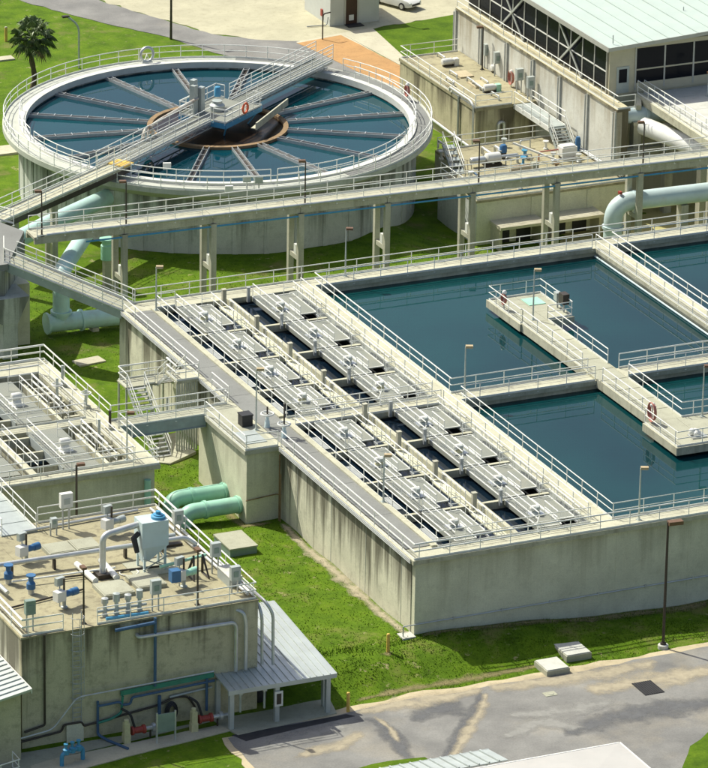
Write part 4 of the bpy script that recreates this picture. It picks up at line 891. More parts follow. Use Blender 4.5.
# backflow assemblies at the foot of the wall
def backflow(x, y, label, mir=1):
    t = thing('pump_assembly', label, 'pump', (x, y, RZ)); z = RZ+.03
    b = MB(); b.cbox(x, y, z, .42, .42, .55); b.cbox(x, y, z+.55, .36, .36, .75); b.lathe((x,y,z+1.3), [(0,0),(.15,0),(.15,.2),(0,.25)], 10); b.build('pump_body', MT['cream_box'], t)
    b = MB(); b.lathe((x+.35*mir, y+.1, z+.65), [(0,0),(.28,0),(.28,.12),(.2,.2),(.2,.7),(.28,.75),(.28,.9),(0,.9)], 12, axis='x'); b.build('red_valve', MT['red'], t, smooth=True)
    b = MB(); b.tube([(x+1.2, y+.1, z+.65), (x+2.3, y+.1, z+.65)], .14, 10); b.lathe((x+1.7, y+.1, z+.65), [(.14,0),(.28,0),(.28,.2),(.14,.2)], 12, axis='x'); b.build('outlet', MT['alu'], t, smooth=True)
    b = MB(); b.tube(fillet([(x+.6, y+.15, z+.8), (x+.4, y+.35, z+1.7), (x-.1, y+.6, z+2.0)], .3), .08, 8); b.build('hose', MT['black'], t, smooth=True)
    b = MB(); b.tube([(x+1.6, y+.1, z), (x+1.6, y+.1, z+.6)], .06, 6); b.build('stand', MT['steel_dark'], t)
backflow(-21.6, -5.7, 'cream pump with red valve at the wall foot near the ladder'); backflow(-17.2, -5.7, 'cream pump with red valve beside the canopy')
t = thing('notice_board', 'grey green notice board on two posts before the pump house', 'sign', (-19.3, -6.5, RZ))
for xx in (-19.95, -18.75): b = MB(); b.cbox(xx, -6.5, RZ, .1, .1, 2.0); b.build('post', MT['alu'], t)
b = MB(); b.box(-19.9, -18.8, -6.54, -6.47, RZ+.7, RZ+1.9); b.build('board', MT['cab_green'], t)
b = MB()
for k in range(3): b.tube([(-18.2+(.38-.07*k)*math.cos(a), PY0-.2-.06*k, .0+(.62-.08*k)*math.sin(a)) for a in [2*math.pi*i/20 for i in range(20)]], .06, 6, closed=True)
tag(b.build('hose_coil', MT['black'], smooth=True), 'black hose coiled on the pump house wall', 'hose')
t = thing('backflow_preventer', 'light blue bent pipe valve on the pavement at the bottom left', 'valve', (-25.7, -7.2, RZ))
b = MB(); b.tube(fillet([(-26.4, -7.3, RZ), (-26.4, -7.3, RZ+.8), (-24.9, -6.9, RZ+.85), (-24.9, -6.9, RZ)], .3), .13, 10); b.build('pipe', MT['sky_blue'], t, smooth=True)
for xx, yy_ in ((-26.1, -7.22), (-25.65, -7.1), (-25.2, -6.98)): b = MB(); b.lathe((xx, yy_, RZ+.7), [(0,0),(.2,0),(.2,.3),(.08,.35),(.08,.6),(.14,.6),(.14,.68),(0,.68)], 10); b.build('valve_bonnet', MT['sky_blue'], t, smooth=True)
# --- roof equipment
def actuator(x, y, rz, label, motor='blue', big=1.0):
    t = thing('valve_actuator', label, 'valve', (x, y, ZQ), 'valve actuators on the pump house roof'); c, s = math.cos(rz), math.sin(rz)
    L = lambda a, b_, z: (x+a*c-b_*s, y+a*s+b_*c, ZQ+z)
    b = MB(); b.lathe((x,y,ZQ), [(0,0),(.22,0),(.22,.08),(.12,.12),(.12,.7),(.2,.72),(.2,.8),(0,.8)], 12); b.build('pedestal', MT['cab'], t, smooth=True)
    q = L(-.35, 0, .55); b = MB(); b.cbox(q[0], q[1], q[2], .65*big, .5, .62, rz); b.build('gearcase', MT['white'], t)
    b = MB(); b.tube([L(0, 0, .85), L(.55, 0, .85), L(.56, 0, .85), L(1.0, 0, .85)], [.2, .2, .24, .24], 12); b.build('motor', MT[motor], t, smooth=True)
    b = MB(); b.tube([L(0, 0, .8), L(0, 0, 1.9)], .07, 8); b.build('stem', MT['steel_dark'], t)
    q = L(-.1, .3, 1.4); b = MB(); b.cbox(q[0], q[1], q[2], .6, .28, .5, rz); b.build('control_box', MT['cab'], t)
    b = MB(); b.tube([L(-.1, .3, 1.4), L(-.1, .3, 0)], .04, 6); b.build('stand', MT['rail_dark'], t)
actuator(-23.4, 6.3, .3, 'white valve actuator with blue motor at the left of the roof'); actuator(-23.8, -1.1, .3, 'white valve actuator with blue motor near the ladder head'); actuator(-16.9, 8.4, .3, 'white valve actuator behind the hopper on the roof', 'cab')
actuator(-15.9, -.9, .3, 'valve actuator with blue box and green motor right of the hopper', 'green_pipe')
tag(MB().cbox(-16.6, -1.15, ZQ+.6, .6, .55, .75).build('drive_box', MT['blue']), 'bright blue drive box right of the hopper', 'box')
for i, (x, y) in enumerate(((-25.6, 3.6), (-24.9, 1.6))):
    t = thing('gate_valve', ['blue gate valve on the left roof pipe, the farther one', 'blue gate valve on the left roof pipe, the nearer one'][i], 'valve', (x, y, ZQ), 'blue gate valves')
    drum('bonnet', 'blue', (x, y, ZQ+.35), [(0,0),(.28,0),(.28,.35),(.16,.5),(.16,.8),(.3,.82),(.3,.9),(0,.9)], t); drum('body', 'alu', (x, y, ZQ), [(0,0),(.2,0),(.2,.36),(0,.36)], t)
# long pipes
rpn = thing('roof_pipework', 'silver pipework with a tall bend running over the pump house roof', 'pipe', (-20, 4, ZQ))
def rpipe(mat, pts, r, fr=.3): b = MB(); b.tube(fillet(pts, fr, 6), r, 12); return b.build('pipe', MT[mat], rpn, smooth=True)
rpipe('alu', [(-27.4, 4.9, ZQ), (-27.4, 4.9, ZQ+.75), (-19.9, 4.6, ZQ+.8), (-13.6, 4.4, ZQ+.85), (-12.9, 4.3, ZQ+.3)], .15)
rpipe('alu', [(-26.8, 4.9, ZQ+.6), (-26.5, 1.4, ZQ+.4)], .14); rpipe('rail', [(-25.6, 3.0, ZQ+.35), (-19, 2.6, ZQ+.4)], .06)
rpipe('alu', [(-19.9, 2.4, ZQ+.3), (-19.9, 2.4, ZQ+2.75), (-17.3, 2.7, ZQ+3.0)], .2, .5)
rpipe('white', [(-20.9, 4.2, ZQ+.3), (-20.8, 1.3, ZQ+.3)], .2); rpipe('white', [(-19.3, 4.2, ZQ+.3), (-19.4, 1.3, ZQ+.3)], .2)
rpipe('steel_dark', [(-27, -.2, ZQ+.12), (-21.8, .8, ZQ+.12)], .06); rpipe('steel_dark', [(-22.5, 3.0, ZQ+.12), (-16, 2.4, ZQ+.12)], .06)
rpipe('alu', [(-22, 10.6, ZQ+.15), (-14, 11.2, ZQ+.15)], .09); rpipe('alu', [(-13.2, 11, ZQ+.2), (-12.9, -3.8, ZQ+.2)], .1); rpipe('rail', [(-12.75, 11, ZQ+.2), (-12.65, -4.0, ZQ+.2)], .08)
rpipe('green_pipe', [(-16.6, 1.2, ZQ+.6), (-13.4, 1.6, ZQ+.75)], .1); rpipe('sky_blue', [(-22.2, -3.9, ZQ+.12), (-19.5, -4.0, ZQ+.12)], .1)
rpipe('alu', [(-12.4, 3.0, ZR-.3), (-12.3, -4.0, ZR-.3), (-12.2, -4.4, ZR-1.0), (-12.2, -4.5, 2.1)], .1, .5); rpipe('alu', [(-12.15, 2.6, ZR-.1), (-12.0, -4.4, ZR-.1), (-11.6, -4.7, ZR-.8), (-11.6, -4.8, 2.1)], .1, .5)
b = MB()
for xx in (-25, -22.2, -17.5, -15): b.cbox(xx, 4.65, ZQ, .14, .3, .65)
b.cbox(-19.9, 2.4, ZQ, .9, .9, .3); b.build('pipe_support', MT['steel_dark'], rpn)
b = MB(); b.tube([(-18.2+.6*math.cos(a), 2.3+.5*math.sin(a), ZQ+.06) for a in [2*math.pi*k/16 for k in range(16)]], .04, 6, closed=True); b.build('hose_loop', MT['white'], rpn)
# hopper
hx, hy = -16.6, 2.6; HZ = ZQ-.65
hp = thing('hopper', 'pale grey hopper with blue fan top on four legs on the roof', 'hopper', (hx, hy, ZQ))
b = MB(); b.cbox(hx, hy, HZ+2.3, 1.75, 1.3, 1.65); b.build('casing', MT['pale_blue_pipe'], hp)
b = MB(); b.add([(hx-.87,hy-.65,HZ+2.3),(hx+.87,hy-.65,HZ+2.3),(hx+.87,hy+.65,HZ+2.3),(hx-.87,hy+.65,HZ+2.3),(hx-.7,hy-.3,HZ+1.25),(hx-.3,hy-.3,HZ+1.25),(hx-.3,hy+.1,HZ+1.25),(hx-.7,hy+.1,HZ+1.25)], [(0,1,2,3),(7,6,5,4),(4,5,1,0),(5,6,2,1),(6,7,3,2),(7,4,0,3)]); b.build('cone', MT['pale_blue_pipe'], hp)
for sx in (-.68, .68):
    for sy in (-.55, .55): b = MB(); b.cbox(hx+sx, hy+sy, ZQ, .13, .13, 1.95); b.build('leg', MT['pale_blue_pipe'], hp)
drum('fan', 'sky_blue', (hx+.4, hy-.1, HZ+3.95), [(0,0),(.45,0),(.45,.16),(.32,.2),(.32,.26),(.16,.28),(.16,.45),(0,.47)], hp, 18)
b = MB(); b.tube([(hx-.9, hy-.2, HZ+3.2), (hx-1.25, hy-.2, HZ+2.9), (hx-1.1, hy-.4, HZ+2.0)], .16, 8); b.build('duct', MT['black'], hp, smooth=True)
b = MB(); b.beam((hx-.8,hy-.65,ZQ+.2), (hx+.8,hy-.65,HZ+1.6), .06, .06); b.beam((hx+.8,hy-.65,ZQ+.2), (hx-.8,hy-.65,HZ+1.6), .06, .06); b.beam((hx+.8,hy-.65,ZQ+.2), (hx+.8,hy+.65,HZ+1.5), .06, .06); b.build('bracing', MT['cab'], hp)
struct(MB().cbox(hx, hy, ZQ+.002, 2.9, 2.4, .05).build('pad', MT['hatch'])) if False else MB().cbox(hx, hy, ZQ+.002, 2.9, 2.4, .05).build('pad', MT['hatch'], ph)
# cabinets on posts
def cabinet(x, y, label, h=1.15, w_=.62, hh=.9, m='cab', rz=.0):
    t = thing('control_cabinet', label, 'cabinet', (x, y, ZQ))
    b = MB(); b.cbox(x, y, ZQ+h, w_, .35, hh, rz); b.build('box', MT[m], t)
    for s_ in (-.2, .2): b = MB(); b.cbox(x+s_, y+.05, ZQ, .08, .08, h+.3); b.build('leg', MT['rail_dark'], t)
    b = MB(); b.cbox(x, y-.19, ZQ+h+.25, w_*.5, .03, hh*.4, rz); b.build('door', MT['cab_green' if m != 'white' else 'cab'], t)
cabinet(-27.0, -3.7, 'grey green cabinet on posts at the front left roof corner', m='cab_green'); cabinet(-19.2, 10.3, 'white panel box on posts at the back of the roof', 1.5, .8, .95, 'white')
cabinet(-18.9, -3.7, 'grey cabinet at the front edge of the roof centre'); cabinet(-13.3, .3, 'grey cabinet by the right roof rail, the farther one'); cabinet(-13.4, -3.0, 'grey cabinet at the front right roof corner', .9)
cabinet(-13.0, 7.0, 'grey cabinet by the right roof rail beside the green pipes', .7); cabinet(-20.3, 9.6, 'slim grey valve cabinet at the back left of the roof', .6, .4, .6)
t = thing('pump_skid', 'dark pump skid by the right roof rail behind the cabinets', 'pump', (-14.4, 5.6, ZQ))
b = MB(); b.cbox(-14.4, 5.6, ZQ, 1.9, .9, .15); b.build('skid', MT['steel_dark'], t); b = MB(); b.lathe((-15.0, 5.6, ZQ+.55), [(0,0),(.3,0),(.3,.7),(.18,.75),(.18,1.2),(0,1.2)], 12, axis='x'); b.build('motor', MT['cab'], t, smooth=True); b = MB(); b.cbox(-15.1, 5.7, ZQ+.15, .2, .2, 1.7); b.build('stem', MT['alu'], t)
t = thing('storage_bin', 'long grey storage bin against the right roof rail', 'box', (-12.95, -1.4, ZQ)); b = MB(); b.cbox(-13.0, -1.2, ZQ, .8, 1.9, .65); b.build('bin', MT['cab'], t); b = MB(); b.cbox(-13.0, -1.2, ZQ+.652, .86, 1.98, .06); b.build('lid', MT['hatch_pale'], t)
t = thing('pipe_rack', 'small dark pipe rack on the roof beside the cabinets', 'rack', (-14.5, .2, ZQ))
for sx in (-.5, .5): b = MB(); b.tube([(-14.5+sx, -.4, ZQ+.05), (-14.5+sx, .7, ZQ+.05), (-14.5+sx*.6, .2, ZQ+1.4), (-14.5+sx, -.4, ZQ+.05)], .045, 6); b.build('frame', MT['steel_dark'], t)
b = MB(); b.tube([(-14.9, .2, ZQ+1.35), (-14.1, .2, ZQ+1.35)], .05, 6); b.build('bar', MT['green_pipe'], t)
t = thing('valve_manifold', 'row of small valves and gauges at the roof front', 'valve', (-20.6, -3.3, ZQ))
for i in range(4): drum('valve', 'cab' if i % 2 else 'rail_dark', (-22.0+i*.75, -3.2, ZQ), [(0,0),(.2,0),(.13,.3),(.13,.8),(.22,.85),(.22,1.15+.2*(i % 2)),(0,1.2+.2*(i % 2))], t, 10)
b = MB(); b.tube([(-22.5, -3.2, ZQ+.35), (-19.3, -3.2, ZQ+.35)], .1, 8); b.build('header', MT['cab'], t, smooth=True)
for i, (x, y, lab) in enumerate(((-23.6, -3.8, 'short dark lamp pole at the roof front beside the ladder'), (-16.2, -3.8, 'short dark lamp pole at the roof front right of centre'))): lamp((x, y, ZQ), 3.6, lab, 'lamp_brown', 'steel_dark', (.0, .1), 'short dark roof poles', .06)
lamp((-17.2, 13.6, 0), 9.2, 'dark lamp pole behind the pump house before the small basin', 'lamp_brown', 'steel_dark', (.35, -.05), None, .09)
# stair bridge at the left from the roof to the small basin
sb2 = thing('roof_stair', 'grey railed ramp at the left edge leading off the pump house roof', 'stairs', (-23, 13, 5))
for i in range(6): b = MB(); b.box(-23.4, -21.0, 10.6+i*1.75, 12.3+i*1.75, ZQ-.02+.02*i, ZQ+.08+.02*i); b.build('deck_plate', MT['cab'], sb2)
railing(sb2, [(-21.05, 10.7, ZQ+.1), (-21.05, 20.9, ZQ+.2)]); railing(sb2, [(-23.35, 10.7, ZQ+.1), (-23.35, 20.9, ZQ+.2)])
for y in (14, 18): b = MB(); b.box(-23, -21.4, y, y+.3, -.5, ZQ-.04); b.build('pier', MT['wall'], sb2)
# ------------------------------------------------------------------ canopy
cn = thing('canopy', 'lean-to canopy with grey ribbed metal roof at the pump house corner', 'canopy', (-12, -5, RZ))
cx0, cx1, cy0, cy1 = -15.3, -8.15, -6.55, 3.1; ze = 1.62; sl = .10
nP = 16; wd = (cx1-cx0)/nP
for i in range(nP):
    xa = cx0+i*wd; ya1 = (PY0-.03) if xa+wd < PX1+.05 else cy1
    z0, z1 = ze, ze+sl*(ya1-cy0)
    b = MB(); b.prismx([(cy0, z0), (ya1, z1), (ya1, z1+.05), (cy0, z0+.05)], xa+.004, xa+wd-.004); b.prismx([(cy0-.01, z0+.05), (ya1, z1+.05), (ya1, z1+.11), (cy0-.01, z0+.11)], xa+.004, xa+.055)
    b.build('roof_panel', MT['roof_metal'], cn)
b = MB(); b.box(cx0, cx1, cy0-.06, cy0-.005, ze-.22, ze+.06); b.build('fascia', MT['roof_metal'], cn)
b = MB(); b.prismy([(0,0),(0,0)], 0, 0) if False else b.beam((cx1+.03, cy0, ze-.08), (cx1+.03, cy1, ze-.08+sl*(cy1-cy0)), .05, .26); b.build('fascia', MT['roof_metal'], cn)
for x, y in ((cx0+.3, cy0+.25), (cx0+.15, PY0-.2), (-12.0, cy0+.25), (cx1-.45, cy0+.25), (cx1-.25, cy0+1.2), (cx1-.35, cy1-.5)):
    b = MB(); b.cbox(x, y, RZ, .28, .28, ze-RZ-.02); b.build('post', MT['roof_metal'], cn)
b = MB(); b.beam((cx0+.1, cy0+.25, ze-.16), (cx1-.1, cy0+.25, ze-.16), .14, .22); b.build('header', MT['cab'], cn)
for x in (-14.3, -12.7): b = MB(); b.cbox(x, cy0+.5, ze-.55, .25, .25, .5); b.tube([(x, cy0+.5, ze-.55), (x, cy0+.5, ze-1.7)], .07, 6); b.build('downpipe', MT['lamp_post'], cn)
t = thing('pressure_tank', 'dark tank standing in the shade under the canopy', 'tank', (-12.2, -3.6, RZ))
drum('shell', 'black', (-12.0, -3.4, RZ+.2), [(0,0),(.5,.05),(.55,.2),(.55,1.3),(.4,1.5),(0,1.55)], t); b = MB(); b.cbox(-12.0, -3.4, RZ, .8, .8, .22); b.build('skirt', MT['steel_dark'], t)
t = thing('wall_sign', 'small white framed notice on the canopy post', 'sign', (-11.95, cy0+.08, .2)); b = MB(); b.box(-12.22, -11.68, cy0+.0, cy0+.05, .1, 1.1); b.build('frame', MT['white'], t); b = MB(); b.box(-12.1, -11.8, cy0-.02, cy0-.001, .25, .95); b.build('panel', MT['steel_dark'], t)
# ------------------------------------------------------------------ shed at lower left
sh = thing('lean_to_shed', 'small shed with ribbed metal roof at the lower left edge', 'shed', (-31, -4, RZ))
b = MB(); b.prismy([(-36, RZ-.2), (-28.35, RZ-.2), (-28.35, 3.5), (-36, 2.1)], -5.6, 2.0); b.build('wall', MT['pump_wall'], sh)
for i in range(14):
    ya = -6.2+i*.58; b = MB(); b.prismy([(-36, 2.24), (-27.9, 3.7), (-27.9, 3.76), (-36, 2.3)], ya, ya+.56); b.prismy([(-36, 2.3), (-27.9, 3.76), (-27.9, 3.84), (-36, 2.38)], ya, ya+.12); b.build('roof_panel', MT['roof_metal'], sh)
b = MB(); b.box(-27.9, -27.84, -6.2, 1.9, 3.55, 3.86); b.build('fascia', MT['white'], sh)
railing(sh, [(-33, -8.6, RZ), (-29.2, -7.6, RZ), (-29.2, -6.4, RZ)], 1.07, 1.2)
# ------------------------------------------------------------------ building at the bottom edge
bb = thing('low_building', 'low building with pale flat roof cut by the bottom edge', 'building', (-10, -42, -1.2))
b = MB(); b.box(-24, .6, -60, -26.9, -1.3, 3.7); b.build('wall', MT['stucco'], bb)
b = MB()
b.add([(-24.4,-60.4,3.72),(1.0,-60.4,3.72),(1.0,-26.4,3.72),(-24.4,-26.4,3.72),(-24.4,-60.4,3.95),(1.0,-60.4,3.95),(1.0,-26.4,3.95),(-24.4,-26.4,3.95),(-11.5,-39,4.35),(-11.5,-48,4.35)], [(3,2,1,0),(0,1,5,4),(1,2,6,5),(2,3,7,6),(3,0,4,7),(6,7,8),(4,5,9),(5,6,8,9),(7,4,9,8)]); b.build('roof', MT['roof_white'], bb)
b = MB(); b.beam((1.0,-26.42,3.84), (-24.4,-26.42,3.84), .1, .26); b.beam((1.02,-26.4,3.84), (1.02,-60,3.84), .1, .26); b.build('fascia', MT['white'], bb)
q0, q1 = at(489, 750, 3.3), at(497, 759, 3.3); q2 = at(372, 771, 3.3)
lp = thing('porch_roof', 'ribbed metal porch roof at the bottom edge before the pale roof', 'roof', (q0.x-5, q0.y-1.3, -1))
nr = 14; wr = (q0.x-q2.x+1.5)/nr
for i in range(nr):
    xa = q0.x-(i+1)*wr; b = MB(); b.prismx([(q0.y-2.6, 3.75), (q0.y, 3.3), (q0.y, 3.36), (q0.y-2.6, 3.81)], xa, xa+wr-.03); b.prismx([(q0.y-2.6, 3.81), (q0.y, 3.36), (q0.y, 3.45), (q0.y-2.6, 3.9)], xa, xa+.09); b.build('roof_panel', MT['roof_metal'], lp)
b = MB(); b.beam((q0.x-nr*wr, q0.y+.03, 3.27), (q0.x, q0.y+.03, 3.27), .06, .2); b.build('fascia', MT['cab'], lp)
for xx in (q0.x-nr*wr+.3, q0.x-4, q0.x-.3): b = MB(); b.cbox(xx, q0.y-.3, -1.05, .15, .15, 4.2); b.build('post', MT['cab'], lp)
# ------------------------------------------------------------------ road furniture
def pad(px, label, w_, d_, h_=.35):
    q = at(px[0], px[1], -.75); t = thing('utility_pad', label, 'utility box', (q.x, q.y, RZ), 'concrete utility pads by the road')
    b = MB(); b.cbox(q.x, q.y, -1.3, w_, d_, .4+h_-.05); b.build('kerb', MT['hatch'], t); b = MB(); b.cbox(q.x, q.y, -1.3+.35+h_+.002, w_-.12, d_-.12, .07); b.build('lid', MT['hatch_pale'], t)
pad((572, 651), 'flat concrete utility pad on the grass, the one nearer the wall', 1.75, 2.0); pad((552, 666), 'flat concrete utility pad at the road edge', 1.6, 1.8, .3)
q = at(648, 688, RZ+.03); t = thing('storm_grate', 'black storm drain grate set in the road', 'grate', (q.x, q.y, RZ+.02))
b = MB(); b.cbox(q.x, q.y, RZ+.015, 1.35, 1.9, .04); b.build('pit', MT['black'], t)
for i in range(9): b = MB(); b.cbox(q.x-.6+i*.15, q.y, RZ+.056, .04, 1.85, .03); b.build('bar', MT['black'], t)
q = at(550, 694, RZ+.03); tag(MB().cbox(q.x, q.y, RZ+.02, .8, .6, .03).lathe((q.x, q.y, RZ+.05), [(0,0),(.25,0),(.22,.03),(0,.03)], 14).build('access_cover', MT['hatch']), 'small square access cover in the road', 'cover')
lp_ = at(663, 648, RZ); t = thing('street_lamp', 'tall dark street lamp with box head beside the road', 'lamp', (lp_.x, lp_.y, RZ))
b = MB(); b.lathe((lp_.x, lp_.y, RZ-.2), [(0,0),(.34,0),(.34,.42),(.3,.46),(0,.46)], 18); b.build('footing', MT['hatch_pale'], t, smooth=True)
b = MB(); b.lathe((lp_.x, lp_.y, RZ+.26), [(0,0),(.2,0),(.18,.14),(0,.14)], 12); b.tube([(lp_.x, lp_.y, RZ+.3), (lp_.x, lp_.y, 7.6)], [.1, .075], 10); b.build('pole', MT['steel_dark'], t, smooth=True)
b = MB(); b.cbox(lp_.x+.45, lp_.y-.1, 7.42, .95, .45, .24, -.1); hd_ = b.build('lamp_head', MT['lamp_brown'], t); b = MB(); b.cbox(lp_.x+.45, lp_.y-.1, 7.395, .8, .36, .022, -.1); b.build('lens', MT['white'], hd_)
for u, v, lab in ((388, 653, 'yellow bollard on the grass near the basin corner'), (348, 712, 'yellow bollard beside the canopy at the road edge')):
    z_ = float(height(*at(u, v, -.5)[:2])); q = at(u, v, z_); t = thing('bollard', lab, 'bollard', (q.x, q.y, z_), 'yellow bollards')
    b = MB(); b.tube([(q.x,q.y,z_-.2), (q.x,q.y,z_+1.25)], .11, 12); b.build('post', MT['yellow'], t, smooth=True); b = MB(); b.lathe((q.x,q.y,z_+1.25), [(.11,0),(.09,.06),(0,.09)], 12); b.build('cap', MT['yellow'], t, smooth=True)
for u, v in ((402, 638), ): q = at(u, v, .0); struct(MB().cbox(q.x+.4, q.y+.2, -.3, .9, .9, .36).build('splash_pad', MT['hatch_pale']))
q = at(85, 361, 0); struct(MB().prism([tuple(at(u, v, .05)[:2]) for u, v in ((72,361),(98,356),(106,361),(80,366))], -.2, .08).build('path_slab', MT['path']))
# ------------------------------------------------------------------ concrete valve structure right of the tank (upper and lower blocks)
ut = thing('valve_vault', 'flat topped ochre stained concrete vault between tank and pale wall', 'structure', (47.5, 91, -1))
def upb(name, mat, *q, parent=None):
    b = MB(); b.box(*q); return b.build(name, MT[mat], parent or ut)
UX0, UX1, UY0, UY1, UZ = 44.8, 50.15, 84.5, 98.8, 4.0
upb('wall', 'ochre_wall', UX0, UX0+.4, UY0+.002, UY1, -1.5, UZ-.25); upb('wall', 'ochre_wall', UX0+.002, UX1, UY0, UY0+.4, -1.5, UZ-.252); upb('wall', 'ochre_wall', UX0+.4, UX1, UY1-.4, UY1-.01, -1.5, UZ-.253)
for i in range(3): upb('roof_slab', 'pump_roof', UX0-.08, UX1, UY0-.08+i*4.82, UY0-.1+(i+1)*4.82, UZ-.25, UZ)
for i, (u, v) in enumerate(((463, 75), (478, 85))): q = at(u, v, UZ); upb('roof_hatch', 'sand', q.x-.6, q.x+.6, q.y-.8, q.y+.8, UZ, UZ+.12)
railing(ut, [(UX0, UY0+.1, UZ), (UX0, UY1-.1, UZ), (UX1-.2, UY1-.1, UZ)]); railing(ut, [(UX0, UY0, UZ), (48.0, UY0, UZ)])
for mat, pts, r in (('alu', [(UX0-.15, 89, UZ+.1), (UX0-.15, 89, UZ+.45), (UX0-.15, 85.2, UZ+.45), (UX0-.15, 84.6, UZ+.2), (UX0-.15, 84.6, .2)], .09), ('rail_dark', [(UX0-.12, 87.4, UZ+.2), (UX0-.12, 87.4, -.6)], .09), ('alu', [(UX0+2.0, UY0-.12, .3), (UX0+2.0, UY0-.12, 2.6), (UX0+2.5, UY0-.12, 2.6), (UX0+2.5, UY0-.12, .3)], .14), ('alu', [(UX0-.3, UY0-.15, .25), (UX0+4, UY0-.15, .3)], .12), ('alu', [(UX0-.2, 96, .9), (UX0-.2, 84, .6)], .12)):
    b = MB(); b.tube(fillet(pts, .25, 5), r, 8); b.build('pipe', MT[mat], ut, smooth=True)
ZQ = UZ
for i, (u, v, lab) in enumerate(((487, 68, 'grey switch box on a post by the pale wall, the farthest'), (497, 76, 'grey switch box on a post by the pale wall, second'), (519, 93, 'grey switch box on a post by the pale wall, third'), (530, 101, 'grey switch box on a post by the pale wall, the nearest'))):
    q = at(u, v, UZ); cabinet(q.x, q.y, lab, 1.1, .6, .95)
q = at(511, 87, UZ); hose_rack((q.x, q.y, UZ), 'coiled red hose rack against the pale terrace wall', .42)
for i, (u, v, lab, mm) in enumerate(((448, 66, 'white pipe pump lying on the vault roof, far left', 'white'), (490, 92, 'white pump with green end on the vault roof front', 'green_pipe'), (497, 72, 'small blue and white pump by the switch boxes', 'blue'))):
    q = at(u, v, UZ); t = thing('roof_pump', lab, 'pump', (q.x, q.y, UZ))
    b = MB(); b.lathe((q.x-.6, q.y, UZ+.4), [(0,0),(.25,.05),(.28,.12),(.28,.9),(.2,.95),(.2,1.15),(0,1.15)], 12, axis='x'); b.build('casing', MT['white'], t, smooth=True)
    b = MB(); b.cbox(q.x+.7, q.y, UZ, .4, .45, .6); b.build('coupling', MT[mm], t); b = MB(); b.cbox(q.x, q.y, UZ, .9, .3, .16); b.build('base', MT['steel_dark'], t)
lamp((49.7, 93.5, UZ), 3.6, 'slim lamp post by the switch boxes before the pale wall', 'lamp_brown', 'steel_dark', (-.35, .1))
lb = thing('valve_chamber', 'low grey concrete chamber with equipment deck behind the elevated walkway', 'structure', (44, 74, -2))
LZ = 2.4
def lpb(name, mat, *q):
    b = MB(); b.box(*q); return b.build(name, MT[mat], lb)
lpb('wall', 'wall', 37.2, 50.15, 68.25, 68.65, -2.6, LZ-.2); lpb('wall', 'tank_wall', 37.1, 37.5, 68.252, 75.0, -2.6, LZ-.201); lpb('wall', 'wall', 39.4, 39.8, 75.0, 80.5, -2.6, LZ-.2); lpb('wall', 'wall', 39.8, 50.1, 80.1, 80.5, -2.6, LZ-.2)
for xa, xb in ((37.05, 41.4), (41.42, 45.8), (45.82, 50.13)): lpb('deck_slab', 'pump_roof', xa, xb, 68.2, 75.0, LZ-.2, LZ)
for xa, xb in ((39.4, 45.2), (45.22, 50.13)): lpb('deck_slab', 'pump_roof', xa, xb, 75.02, 80.5, LZ-.2, LZ)
for xx in (41.8, 46.6): lpb('pilaster', 'wall', xx, xx+.3, 68.17, 68.25, -2.5, LZ-.25)
cnp = lpb('canopy_slab', 'path', 38.3, 42.2, 66.3, 68.25, .45, .68); lpb('canopy_slab', 'path', 43.0, 47.2, 66.3, 68.25, .45, .68)
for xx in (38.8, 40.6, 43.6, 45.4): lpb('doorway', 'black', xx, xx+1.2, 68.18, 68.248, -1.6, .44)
for xx in (38.5, 42.0, 43.2, 47.0): lpb('bracket', 'path', xx-.1, xx+.1, 66.6, 68.25, -1.5, .449)
railing(lb, [(37.2, 68.35, LZ), (50, 68.35, LZ)]); railing(lb, [(39.5, 80.3, LZ), (49.9, 80.3, LZ)]); railing(lb, [(37.2, 68.4, LZ), (37.2, 74.8, LZ)])
for i in range(14):                                  # fixed piping on the chamber deck
    ux, uy = random.uniform(38.2, 49.5), random.uniform(69.0, 79.5)
    b = MB(); hh_ = random.uniform(.3, .7); L_ = random.uniform(.8, 2.4); dx_ = (L_, 0) if i % 2 else (0, L_)
    b.tube(fillet([(ux, uy, LZ), (ux, uy, LZ+hh_), (ux+dx_[0], uy+dx_[1], LZ+hh_), (ux+dx_[0], uy+dx_[1], LZ)], .15, 4), random.choice((.06, .09, .12)), 8); b.build('pipe', MT[random.choice(('alu', 'rail_dark', 'alu', 'hose', 'navy', 'cab'))], lb, smooth=True)
    vx, vy = random.uniform(38.2, 49.5), random.uniform(69.0, 79.5)
    b = MB(); b.lathe((vx, vy, LZ), [(0,0),(.2,0),(.2,.1),(.1,.14),(.1,.6),(.24,.62),(.24,.7),(0,.7)], 10); b.build('valve', MT[random.choice(('alu', 'cab', 'rust', 'sky_blue', 'white'))], lb, smooth=True)
for i in range(8):
    vx, vy = random.uniform(45.4, 48.8), random.uniform(85.5, 97.5)
    b = MB(); b.tube(fillet([(vx, vy, UZ), (vx, vy, UZ+.35), (vx, vy+1.4, UZ+.35), (vx, vy+1.4, UZ)], .15, 4), .07, 8); b.build('pipe', MT[('alu', 'rail_dark')[i % 2]], ut, smooth=True)
